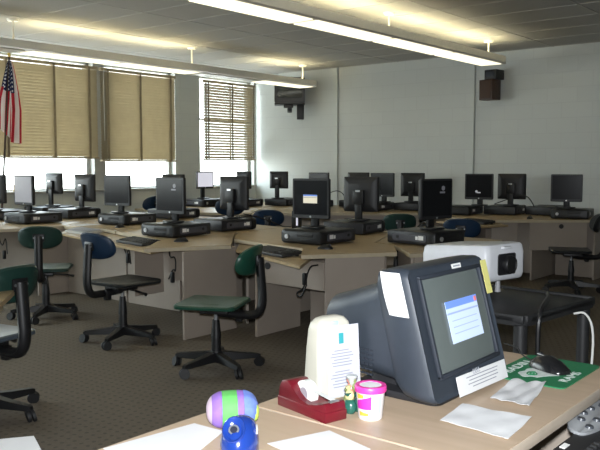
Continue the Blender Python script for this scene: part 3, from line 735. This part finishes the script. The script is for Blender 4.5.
cable('black cable hanging beside the navy chair back', (-5.62, 4.40, .46), [(-.02, 0, .21), (.02, 0, .12), (.06, 0, .2), (.08, 0, .05)], (.04, 0, .1))

for loc, pts, lb in (((-7.15, 9.75, ZT), [(-.22, -.2, .12), (-.1, 0, .26), (.06, 0, .25), (.16, 0, .12), (.2, .02, .006)], 'black cable arching over the back row desk right of the half-hidden monitor'),
                     ((-4.05, 9.72, ZT), [(-.45, -.05, .14), (-.3, 0, .20), (-.12, .03, .27), (.0, .05, .24), (.1, .08, .006)], 'black cable looping behind the rear-facing monitor below the wall speaker'),
                     ((-5.25, 5.98, ZT), [(-.2, -.2, .16), (-.05, 0, .10), (.05, .12, .02), (.02, .3, .006)], 'black cable trailing from the rear-facing monitor left of centre'),
                     ((-3.62, 6.05, ZT), [(.25, -.12, .14), (.1, .05, .16), (-.05, .1, .03), (-.2, .2, .006)], 'black cable trailing behind the monitor turned right')):
    o = MB().tube(pts, .007, 6, sub=2).build('monitor_cable', M['black'], loc=loc); tag(o, lb, 'cable')

# ------------------------------------------------------------------ table at the left edge
tb = thing('wooden_table', 'pale wooden table whose corner juts in at the left edge', 'table', (-3.73, 2.19, 0), math.atan2(-.25, .3))
MB().prism([(0, 0), (1.4, 0), (1.4, -.7), (0, -.7)], .712, .74).build('tabletop', M['oak'], tb, False)
MB().prism([(.05, -.05), (1.35, -.05), (1.35, -.65), (.05, -.65)], .64, .712).build('apron', M['edge'], tb, False)
for lx, ly in ((1.32, -.08), (1.32, -.62), (.4, -.62)): MB().box((lx, ly, .32), (.04, .04, .64), .004).build('leg', M['steel'], tb)

# ------------------------------------------------------------------ teacher's desks
def tdesk(label, x0, x1, y0, y1, legs):
    r = thing('teacher_desk', label, 'desk', ((x0+x1)/2, (y0+y1)/2, 0), 0)
    hx, hy = (x1-x0)/2, (y1-y0)/2
    MB().box((0, 0, .7215), (hx*2, hy*2, .033), .003).build('edge_band', M['tanedge'], r)
    MB().box((0, 0, .7385), (hx*2-.004, hy*2-.004, .003)).build('tabletop', M['tan'], r, False)
    for nm, c, d in legs: MB().box(c, d, .003).build(nm, M['panel'], r, False)
    return r
tdesk('tan teacher desk carrying the old tube monitor', -1.412, -.725, 1.535, 2.555,
      [('side_panel', (-.01, .48, .353), (.60, .025, .706)), ('side_panel', (-.01, -.48, .353), (.60, .025, .706)), ('modesty_panel', (-.30, 0, .42), (.02, .92, .56))])
tdesk('tan teacher desk nearest the camera, with white papers and the blue sharpener', -1.47, -.75, .1, 1.528,
      [('side_panel', (.0, .66, .353), (.62, .025, .706)), ('side_panel', (.0, -.66, .353), (.62, .025, .706)), ('modesty_panel', (-.32, 0, .42), (.02, 1.28, .56))])
# keyboard tray and keyboard below the front edge
kt = thing('keyboard_tray', 'dark pull-out tray under the front edge of the tube monitor desk', 'tray', (-.56, 2.12, .615), 0)
MB().box((0, 0, .012), (.34, .86, .018), .004).build('tray_board', M['blackm'], kt)
q = MB()
for sy in (-.40, .40): q.box((-.06, sy, .055), (.22, .02, .072), .003)
q.build('runner', M['steel'], kt)
kb = thing('media_keyboard', 'black keyboard with a grey button panel on the tray, bottom right', 'keyboard', (-.605, 2.12, .637), R(90))
# local x -> +y world, local y -> -x world (towards the desk)
T = Matrix.Rotation(R(6), 4, 'X')
MB().box((0, -.01, .024), (.56, .23, .026), .008, mtx=T).build('keyboard_body', M['kbblack'], kb)
P = [(.24*math.cos(PI*k/24), .088+.068*math.sin(PI*k/24)**.8) for k in range(25)]
P += [(.24*math.cos(PI*k/24), .088-.035*math.sin(PI*k/24)) for k in range(24, -1, -1)]
P = [(a*.78+.092, b) for a, b in P]
mp = MB().prism(P, .034, .044, .003, mtx=T).build('media_panel', M['kbgrey'], kb)
for bx, by in ((-.07, .082), (-.03, .118), (.025, .13), (.08, .128), (.13, .112), (.0, .085), (.085, .085)):
    MB().cyl(T @ Vector((bx+.035, by, .042)), T @ Vector((bx+.035, by, .050)), .0125, .010, n=16).build('media_button', M['keybtn'], mp)
MB().box((-.20, .088, .038), (.035, .014, .002), mtx=T).build('white_sticker', M['label'], kb)
kw = MB().box((0, 0, 0), (.0185, .0185, .010), .003, seg=1); bm0 = kw.bm
kme = bpy.data.meshes.new('key'); bm0.to_mesh(kme); bm0.free(); kme.materials.append(M['key'])
nk = 0
for row in range(6):
    for c in range(17):
        if row == 5 and c in (1, 6, 11): continue
        ko = bpy.data.objects.new('key', kme); COL.objects.link(ko); ko.parent = kb
        ko.location = T @ Vector((-.252+c*.0255 + (.008*(row % 3) if row < 5 else 0), -.105+row*.0255 + (.008 if row == 5 else 0), .041)); ko.rotation_euler.x = R(6)
        nk += 1

# CRT monitor ------------------------------------------------------------------
crt = thing('tube_monitor', 'bulky slate blue tube monitor with papers stuck on it', 'monitor', (-.985, 2.01, ZT), R(90))
SH = .27       # tilt of the face
def cring(y, hw, z0, z1, r, k=1.):
    P = []
    for px, pz in rrect(hw*2, z1-z0, r, 5):
        z = (z0+z1)/2+pz; P.append((px, y+(z-.02)*SH*k, z))
    return P
b = MB()
b.loft([cring(.004, .217, .030, .366, .02), cring(0, .225, .022, .374, .025), cring(.012, .231, .018, .378, .028), cring(.055, .232, .018, .376, .03), cring(.10, .226, .022, .368, .035), cring(.125, .212, .035, .352, .04, .9)])
b.build('bezel', M['crt'], crt)
b = MB()
b.loft([cring(.115, .205, .045, .345, .04, .9), cring(.16, .198, .05, .325, .05, .8), cring(.30, .175, .055, .290, .05, .4), cring(.40, .155, .06, .265, .05, .15), cring(.425, .14, .07, .25, .05, .1)])
b.build('tube_housing', M['crt'], crt)
v = MB()
for k in range(6):
    for j in range(11):
        yy = .21+j*.016; hwv = .198-(yy-.16)*.165
        v.box((-hwv-.001, yy+.02, .06+k*.014), (.004, .011, .006))
v.build('vent_slots', M['crtdark'], crt, False)
MB().prism(rrect(.36, .30, .03), 0, .022, .006, mtx=Matrix.Translation((.0, .17, 0))).prism(rrect(.24, .2, .05), .02, .05, .0, mtx=Matrix.Translation((0, .2, 0))).build('swivel_base', M['dark'], crt)
# face plane: local origin on bezel face
A = frame_m((0, .02*0+.0, .022), (1, 0, 0), (0, SH, 1))
def face(px, pz, off=0.): return A @ Vector((px, pz, off))
sc = MB(); n = 10
gr = [[face(-.172+.344*i/n, .070+.262*j/n, .006-.004*((i/n-.5)**2+(j/n-.5)**2)*4) for i in range(n+1)] for j in range(n+1)]
t = bmesh.new(); V = [[t.verts.new(p) for p in rw] for rw in gr]
for j in range(n):
    for i in range(n): t.faces.new((V[j][i], V[j][i+1], V[j+1][i+1], V[j+1][i]))
sc._add(t); scr = sc.build('screen', M['crtscreen'], crt)
sur = MB()
for c, d in (((0, .064), (.37, .012)), ((0, .338), (.37, .012)), ((-.179, .20), (.012, .28)), ((.179, .20), (.012, .28))): sur.box((c[0], c[1], .004), (d[0], d[1], .012), .003, mtx=A)
sur.build('screen_surround', M['crtdark'], crt)
MB().box((.016, .197, .0085), (.19, .118, .0015), mtx=A).build('dialog_window', M['dlg_lilac'], scr)
MB().box((.016, .247, .0095), (.19, .020, .0015), mtx=A).build('title_bar', M['dlg_blue'], scr)
MB().box((.100, .246, .0105), (.014, .014, .0015), mtx=A).build('close_button', M['dlg_red'], scr)
q = MB(); q.box((.016, .222, .0095), (.19, .005, .0015), mtx=A)
for k in range(3): q.box((.016, .20-k*.018, .0095), (.15, .0022, .0015), mtx=A)
q.build('dialog_line', M['dlg_line'], scr)
text_mesh('maker_lettering', 'DELL', .02, .0008, M['dellgrey'], crt, A @ Matrix.Translation((.02, .044, .0065)))
nt_ = MB().box((.055, .018, .004), (.31, .056, .0012), mtx=A @ Matrix.Rotation(R(-1.5), 4, 'Z')).build('instruction_label', M['paper'], crt)
q = MB()
for k in range(4): q.box((.055+.004*(k % 2), .034-k*.0095, .0049), ((.20, .18, .19, .15)[k], .0026, .0008), mtx=A @ Matrix.Rotation(R(-1.5), 4, 'Z'))
q.build('printed_line', M['ink'], nt_, False)
nn = MB().box((.045, .352, .003), (.055, .014, .0012), mtx=A).build('name_sticker', M['label'], crt)
MB().box((.045, .352, .004), (.040, .004, .0006), mtx=A).build('printed_line', M['ink'], nn)
y = MB(); y.box((.214, .300, .006), (.036, .105, .0012), mtx=A @ Matrix.Rotation(R(0), 4, 'Z')); y.build('sticky_note', M['yellow'], crt)
# sheet hanging on the left flank (side facing the camera)
f0 = lambda d, z: Vector((-.2345, d+(z-.02)*SH, z))
pts = []
t = bmesh.new(); V = []
for j in range(7):
    rw = []
    for i in range(5):
        a, bb = i/4, j/6
        p = f0(.016+.066*a, .368-.118*bb); p.x -= .002+.006*math.sin(bb*PI)*(a); p.x += .006*max(0, a-.5)*2
        rw.append(t.verts.new(p))
    V.append(rw)
for j in range(6):
    for i in range(4): t.faces.new((V[j][i], V[j][i+1], V[j+1][i+1], V[j+1][i]))
r_ = bmesh.ops.extrude_face_region(t, geom=t.faces[:]); bmesh.ops.translate(t, vec=(-.001, 0, 0), verts=[v_ for v_ in r_['geom'] if isinstance(v_, bmesh.types.BMVert)])
bmesh.ops.recalc_face_normals(t, faces=t.faces)
q = MB(); q._add(t); q.build('taped_sheet', M['paper'], crt)

# white tower with a printed sheet ------------------------------------------------
tw = thing('white_stand', 'tall white plastic stand with a printed sheet, left of the tube monitor', 'stand', (-1.312, 1.745, ZT), R(72))
b = MB(); rings = []
for z, w_, d0, d1 in ((0, .126, -.04, .045), (.02, .125, -.04, .043), (.14, .120, -.036, .034), (.195, .114, -.033, .028), (.213, .108, -.03, .022), (.227, .086, -.022, .014), (.232, .05, -.012, .006)):
    rings.append([(px, (d0+d1)/2+py, z) for px, py in rrect(w_, d1-d0, min(.012, (d1-d0)*.4), 4)])
b.loft(rings); b.build('stand_body', M['cream'], tw)
B = frame_m((.012, -.052, .0), (1, .0, 0), (0, .075, 1))
ps = MB().box((.006, .108, .004), (.112, .20, .0012), mtx=B).build('printed_sheet', M['sheet'], tw)
MB().box((.0, .172, .0052), (.016, .030, .0008), mtx=B).build('teal_mark', M['teal'], ps)
q = MB()
for k in range(13):
    if k == 6: continue
    q.box((.0, .138-k*.0085, .0051), ((.05, .07, .08, .055, .07, .065, .08)[k % 7], .0028, .0006), mtx=B)
q.build('printed_line', M['ink'], ps, False)
MB().box((.0, -.030, .214), (.022, .004, .010), .001).build('blue_badge', M['palblue'], tw)

# tape dispenser --------------------------------------------------------------------
td = thing('tape_dispenser', 'maroon desk tape dispenser holding a white roll', 'tape dispenser', (-1.255, 1.592, ZT), R(-13))
side = [(-.098, 0), (.098, 0), (.102, .030), (.098, .048), (.088, .050), (.060, .036), (.03, .030), (-.005, .036), (-.03, .052), (-.045, .070), (-.06, .078), (-.085, .074), (-.098, .055), (-.102, .030)]
m = Matrix.Rotation(R(90), 4, 'X')
MB().prism(side, -.0345, .0345, .0035, mtx=m).build('dispenser_body', M['maroon'], td)
MB().prism([(-.103, .0), (.103, .0), (.104, .028), (-.104, .028)], -.0365, .0365, .003, mtx=m).build('weighted_base', M['maroon'], td)
rl = MB(); rl.loft([[(r*math.cos(2*PI*k/32)-.018, yy, r*math.sin(2*PI*k/32)+.048) for k in range(32)] for r, yy in ((.016, -.011), (.035, -.011), (.035, .011), (.016, .011), (.016, -.011))], cap=False); rl.build('tape_roll', M['taperoll'], td)
MB().cyl((-.018, -.013, .048), (-.018, .013, .048), .0165, n=20).build('core', M['tapecore'], td)
MB().box((.094, 0, .051), (.010, .03, .004), .001).build('cutter', M['steel'], td)
MB().quad([(.015, -.009, .061), (.090, -.009, .054), (.090, .009, .054), (.015, .009, .061)], th=.0006).build('tape_strip', M['taperoll'], td)

# tub with pink lid ---------------------------------------------------------------------
tu = thing('plastic_tub', 'small white tub with a pink lid and purple label', 'tub', (-1.105, 1.652, ZT), R(0))
MB().lathe([(.001, 0), (.030, 0), (.032, .004), (.038, .077), (.036, .078)], 36).build('tub_body', M['tubw'], tu)
MB().lathe([(.034, .073), (.0415, .073), (.042, .077), (.042, .086), (.040, .089), (.030, .089), (.029, .086), (.001, .086)], 36).build('lid', M['pink'], tu)
MB().cyl((0, 0, .0862), (0, 0, .0875), .029, n=32).build('lid_disc', M['paper'], tu)
def band(a0, a1, z0, z1, z2, z3, m, nm):
    t = MB(); N = 10; rad = lambda z: .032+.006*(z-.004)/.079+.0007
    rings = []
    tt = bmesh.new(); prev = None
    for k in range(N+1):
        a = R(a0+(a1-a0)*k/N); s = k/N; lo = z0+(z2-z0)*s; hi = z1+(z3-z1)*s
        c = [tt.verts.new((rad(lo)*math.cos(a), rad(lo)*math.sin(a), lo)), tt.verts.new((rad(hi)*math.cos(a), rad(hi)*math.sin(a), hi))]
        if prev: tt.faces.new((prev[0], c[0], c[1], prev[1]))
        prev = c
    bmesh.ops.recalc_face_normals(tt, faces=tt.faces); t._add(tt); return t.build(nm, m, tu)
band(-125, -52, .030, .050, .030, .066, M['purple'], 'label_band')
band(-110, -65, .012, .024, .014, .020, M['orange'], 'label_flash')
band(-120, -85, .056, .070, .060, .068, M['orange'], 'label_flash')
band(-42, -8, .018, .066, .018, .066, M['palblue'], 'label_text_block')
# sweets in a twist of film beside the tub
sw = thing('sweet_bundle', 'bundle of wrapped sweets leaning between the stand and the pink-lidded tub', 'sweets', (-1.172, 1.665, ZT), 0)
for i, (px, py, pz, s_, m_) in enumerate(((.005, -.018, .018, .020, 'cgreen'), (.012, .01, .016, .018, 'cgreen'), (-.012, .0, .030, .016, 'colive'), (.002, -.016, .047, .014, 'cyell'), (-.010, .006, .058, .014, 'cpink'), (.008, .004, .066, .012, 'colive'))):
    b = MB().sph((px, py, pz), (s_, s_*.8, s_*1.1), 12, 8); rp = Matrix.Rotation(i, 4, 'Y')
    b.cyl((px, py, pz+s_*.8), (px-.004, py-.003, pz+s_*1.9), .002, s_*.55, n=8); b.build('wrapped_sweet', M[m_], sw)
MB().lathe([(.004, .070), (.007, .076), (.016, .094), (.013, .098)], 9, mtx=Matrix.Translation((-.003, .002, 0))).build('film_twist', M['csilver'], sw)

# striped cloth roll ----------------------------------------------------------------------
ax = math.atan2(.93, .36)*0+R(42)
ro = thing('striped_cloth_roll', 'plump lilac and mint striped cloth roll behind the blue sharpener', 'cloth roll', (-1.335, 1.372, ZT), ax)
N = 32
def band2(x0, x1, m_, nm, wob=0.):
    b = MB(); rg = []
    for k in range(7):
        x_ = x0+(x1-x0)*k/6; rr = .052*max(.02, (1-abs(x_/.074)**3.2))**.5
        rg.append([(x_, rr*math.cos(2*PI*i/N)*(1+wob*math.sin(i*2.3+x_*300)), .051+rr*math.sin(2*PI*i/N)*(1+wob*math.cos(i*1.7))) for i in range(N)])
    b.loft(rg); b.build(nm, m_, ro)
for x0, x1, c in ((-.0725, -.058, 'whitec'), (-.0575, -.030, 'lilac'), (-.0295, .012, 'lime'), (.0125, .030, 'lilac'), (.0305, .0725, 'sky')): band2(x0, x1, M[c], 'cloth_band', .02 if c != 'sky' else .06)
MB().sph((.062, -.014, .045), (.012, .018, .026), 12, 8).build('inner_fold', M['limey'], ro)

ro.scale = (.9, .9, .9); ro.rotation_euler.z += R(6)
# blue electric sharpener ----------------------------------------------------------------------
ps = thing('pencil_sharpener', 'glossy blue pencil sharpener with a round hole and small white tag', 'pencil sharpener', (-1.205, 1.262, ZT), R(30))
b = MB(); rg = []
for z, rx, ry, oy in ((0, .041, .052, 0), (.004, .044, .056, 0), (.03, .044, .056, 0), (.056, .040, .048, .006), (.073, .031, .036, .012), (.082, .019, .02, .016), (.085, .004, .004, .018)):
    rg.append([(rx*math.cos(2*PI*k/36), ry*math.sin(2*PI*k/36)+oy, z) for k in range(36)])
b.loft(rg); b.build('sharpener_body', M['royal'], ps)
HM = frame_m((-.006, -.030, .066), (1, 0, 0), (0, .60, .80))
MB().lathe([(.012, -.004), (.020, .002), (.025, .006), (.027, .003), (.026, -.006)], 28, mtx=HM @ Matrix.Diagonal((1, 1.25, 1, 1))).build('hole_ring', M['royal'], ps)
MB().cyl(HM @ Vector((0, 0, -.004)), HM @ Vector((0, 0, .0025)), .0085, n=24).build('pencil_hole', M['holedark'], ps)
MB().cyl(HM @ Vector((0, 0, -.004)), HM @ Vector((0, 0, .0018)), .0125, n=24).build('cutter_ring', M['steel'], ps)
MB().box((.0395, .0, .056), (.004, .032, .014), .001, mtx=Matrix.Rotation(R(14), 4, 'Z')).build('white_tag', M['label'], ps)
ps.scale = (1, 1, .92)

# papers on the teacher desks ---------------------------------------------------------------------
Z1 = ZT
sheet('paper_sheet', [(-1.46, 1.07), (-1.425, 1.325), (-1.325, 1.33), (-1.21, 1.03)], Z1, M['paper'], 'white paper at the bottom left, in front of the cloth roll', 'paper')
sheet('paper_sheet', [(-1.185, 1.335), (-1.125, 1.500), (-.975, 1.46), (-.99, 1.30)], Z1, M['paper'], 'white paper in front of the maroon tape dispenser', 'paper')
sheet('paper_sheet', [(-.947, 1.738), (-.966, 1.90), (-.772, 1.908), (-.752, 1.718)], Z1, M['paper'], 'flat folded white paper in front of the tube monitor', 'paper', wrinkle=.004)
sheet('paper_sheet', [(-.925, 1.985), (-.955, 2.205), (-.86, 2.23), (-.81, 1.985)], Z1, M['paper2'], 'crumpled white paper beside the green mouse pad', 'paper', wrinkle=.011)

# mouse pad -----------------------------------------------------------------------------------------
mpd = thing('mouse_pad', 'green mouse pad printed with white lettering', 'mouse pad', (-.925, 2.385, ZT), R(90))
MB().prism(rrect(.335, .245, .02), 0, .004).build('pad', M['padgreen'], mpd)
text_mesh('lettering', 'BADIN', .060, .0004, M['padwhite'], mpd, Matrix.Translation((-.012, .086, .0046)) @ Matrix.Diagonal((1.0, .75, 1, 1)))
text_mesh('lettering', 'RAMS', .054, .0004, M['padwhite'], mpd, Matrix.Translation((-.03, -.094, .0046)) @ Matrix.Diagonal((1.0, .75, 1, 1)))
e = MB()
P = []
for k in range(40):
    a = 2*PI*k/40; rr = .048*(1+.13*math.sin(3*a+.5)+.08*math.sin(7*a)); P.append((rr*1.3*math.cos(a)-.05, rr*.9*math.sin(a)+.012))
e.prism(P, .004, .0046); e.prism([(-.08, -.02), (-.04, -.06), (.03, -.062), (.05, -.03), (.0, -.01)], .004, .0045)
e.build('pale_emblem', M['padwhite'], mpd, False)
em = MB().tube([(-.07+.024*(1-k/26)*math.cos(k*.55)+.0, .012+.02*(1-k/26)*math.sin(k*.55), .0052) for k in range(24)], .0024, 6); em.build('emblem_swirl', M['padgreen'], mpd)
ms = make_mouse('glossy black mouse on the green mouse pad', (-.918, 2.402, ZT+.004), R(64), M['mouse'], 1.2)
MB().tube([(0, .065, .012), (.01, .10, .006), (.05, .20, .004), (.10, .26, .004), (.10, .34, .003)], .0025, 6, sub=2).build('cord', M['black'], ms)
MB().box((-.012, .028, .0435), (.003, .03, .002), .0005).build('silver_stripe', M['silver'], ms)

# ------------------------------------------------------------------ cart and projector
ZC = .80
ca = thing('av_cart', 'black moulded equipment cart behind the tube monitor, under the projector', 'cart', (-1.52, 3.28, 0), R(-6))
b = MB(); b.prism(rrect(.68, .66, .05, 6), ZC-.045, ZC-.012, .006); 
for (cx_, cy_, dx, dy) in ((0, .32, .66, .02), (0, -.32, .66, .02), (.33, 0, .02, .62), (-.33, 0, .02, .62)): b.box((cx_, cy_, ZC-.018), (dx, dy, .036), .008)
b.build('top_shelf', M['cart'], ca)
MB().prism(rrect(.68, .66, .05, 6), .40, .44, .006).build('middle_shelf', M['shelfgrey'], ca)
MB().prism(rrect(.68, .66, .05, 6), .10, .14, .006).build('bottom_shelf', M['cart'], ca)
for sx in (-.295, .295):
    for sy in (-.285, .285):
        MB().cyl((sx, sy, .09), (sx, sy, ZC-.02), .028, n=18).build('post', M['cart'], ca)
        c = MB().cyl((sx-.012, sy, .045), (sx+.012, sy, .045), .045, n=20); c.cyl((sx, sy, .05), (sx, sy, .10), .012, n=10); c.build('caster', M['blackm'], ca)
pr = thing('projector', 'white projector with a dark recessed lens on the black cart', 'projector', (-1.71, 3.44, ZC), R(79))
b = MB()
def pring(x_, y0, y1, z0, z1, r):
    return [(px, py, z) for px, py, z in [(0, 0, 0)]]
rings = []
for z, k in ((.048, .93), (.054, .97), (.075, 1.), (.175, 1.), (.208, .97), (.218, .93), (.222, .80)):
    rings.append([(px*k, py*k, z+.012*(-py/.2)) for px, py in rrect(.31, .40, .035, 5)])
b.loft(rings); b.build('projector_body', M['projw'], pr)
bx = MB().prism(rrect(.135, .10, .012), -.008, .004, mtx=frame_m((-.005, -.201, .138), (1, 0, 0), (0, 0, 1))); bx.build('lens_recess', M['projd'], pr)
LM = frame_m((.0, -.202, .136), (1, 0, 0), (0, 0, 1))
ln = MB().lathe([(.036, 0), (.044, 0), (.044, .022), (.040, .028), (.034, .022)], 30, mtx=LM); ln.build('lens_barrel', M['black'], pr)
MB().lathe([(.034, .008), (.028, .014), (.015, .018), (.001, .019)], 28, mtx=LM).build('lens', M['lensg'], pr)
MB().box((-.01, -.196, .215), (.06, .03, .012), .003).build('lens_shift_tab', M['projw'], pr)
for fx, fy in ((.0, -.15), (.10, .14), (-.10, .14)): MB().cyl((fx, fy, 0), (fx, fy, .055), .014, .011, n=14).build('foot', M['grey'], pr)
o = MB().tube([(-1.19, 3.0, .44), (-1.19, 2.98, .70), (-1.185, 2.98, .80), (-1.20, 3.06, .83), (-1.27, 3.3, .82), (-1.33, 3.44, .815)], .010, 8, sub=2).build('power_cable', M['black']); tag(o, 'thick black cable arching over the front of the cart', 'cable')
o = MB().tube([(-1.16, 3.30, .76), (-1.12, 3.33, .77), (-1.085, 3.34, .70), (-1.09, 3.34, .52), (-1.105, 3.32, .25), (-1.10, 3.3, .02)], .005, 8, sub=2).build('white_cable', M['whitecable']); tag(o, 'white cable dropping from the right side of the cart', 'cable')
sheet('paper_sheet', [(-1.50, 3.02), (-1.28, 3.0), (-1.26, 3.30), (-1.5, 3.32)], .44, M['paper2'], 'white papers on the middle shelf of the cart', 'paper')

# corner paper at bottom left on a low stand ----------------------------------------------------------
st = thing('side_stand', 'small wooden stand at the bottom left under a white paper', 'stand', (-2.08, .95, 0), R(20))
MB().box((0, 0, .585), (.36, .36, .025), .004).build('stand_top', M['oak'], st)
for sx in (-.15, .15):
    for sy in (-.15, .15): MB().box((sx, sy, .287), (.03, .03, .574), .003).build('leg', M['edge'], st)
sheet('paper_sheet', [(-2.02, 1.235), (-1.89, 1.18), (-1.98, .92), (-2.18, 1.0)], .5975, M['paper'], 'white paper cut by the bottom left corner of the picture', 'paper')

# ------------------------------------------------------------------ light and camera
wd = bpy.data.worlds.new('World'); S.world = wd; wd.use_nodes = True
bg = wd.node_tree.nodes['Background']
tc = wd.node_tree.nodes.new('ShaderNodeTexCoord'); sx = wd.node_tree.nodes.new('ShaderNodeSeparateXYZ')
wd.node_tree.links.new(tc.outputs['Generated'], sx.inputs[0])
rp = wd.node_tree.nodes.new('ShaderNodeValToRGB')
rp.color_ramp.elements[0].position = .0; rp.color_ramp.elements[0].color = (.86, .88, .86, 1)
rp.color_ramp.elements[1].position = .5; rp.color_ramp.elements[1].color = (.80, .91, 1., 1)
wd.node_tree.links.new(sx.outputs[2], rp.inputs[0]); wd.node_tree.links.new(rp.outputs[0], bg.inputs['Color'])
bg.inputs['Strength'].default_value = 5.2
for y0, y1 in ((4.05, 6.84), (7.04, 8.40), (8.94, 10.26), (-1.6, 3.3)):
    l = bpy.data.lights.new('sky_portal', 'AREA'); l.shape = 'RECTANGLE'; l.size = HEAD-SILL; l.size_y = y1-y0
    l.cycles.is_portal = True
    o = bpy.data.objects.new('sky_portal', l); COL.objects.link(o); o.location = (-W-.28, (y0+y1)/2, (SILL+HEAD)/2); o.rotation_euler = (0, R(-90), 0)
fl_ = bpy.data.lights.new('camera_flash', 'SPOT'); fl_.energy = 225; fl_.color = (.92, .96, 1.); fl_.shadow_soft_size = .025; fl_.spot_size = R(75); fl_.spot_blend = .6
o = bpy.data.objects.new('camera_flash', fl_); COL.objects.link(o); o.location = (-.03, .05, 1.47); o.rotation_euler = (R(83), 0, R(39.1))

cam = bpy.data.cameras.new('Camera'); cam.sensor_width = 36.; cam.lens = 36*772/600; cam.clip_start = .05
co = bpy.data.objects.new('Camera', cam); COL.objects.link(co)
co.location = (0, 0, 1.4); co.rotation_euler = (R(90)-math.atan(60/772), 0, R(39.1))
S.camera = co
S.view_settings.view_transform = 'Standard'; S.view_settings.look = 'None'; S.view_settings.gamma = 1; S.view_settings.use_curve_mapping = False
S.view_settings.exposure = 1.13
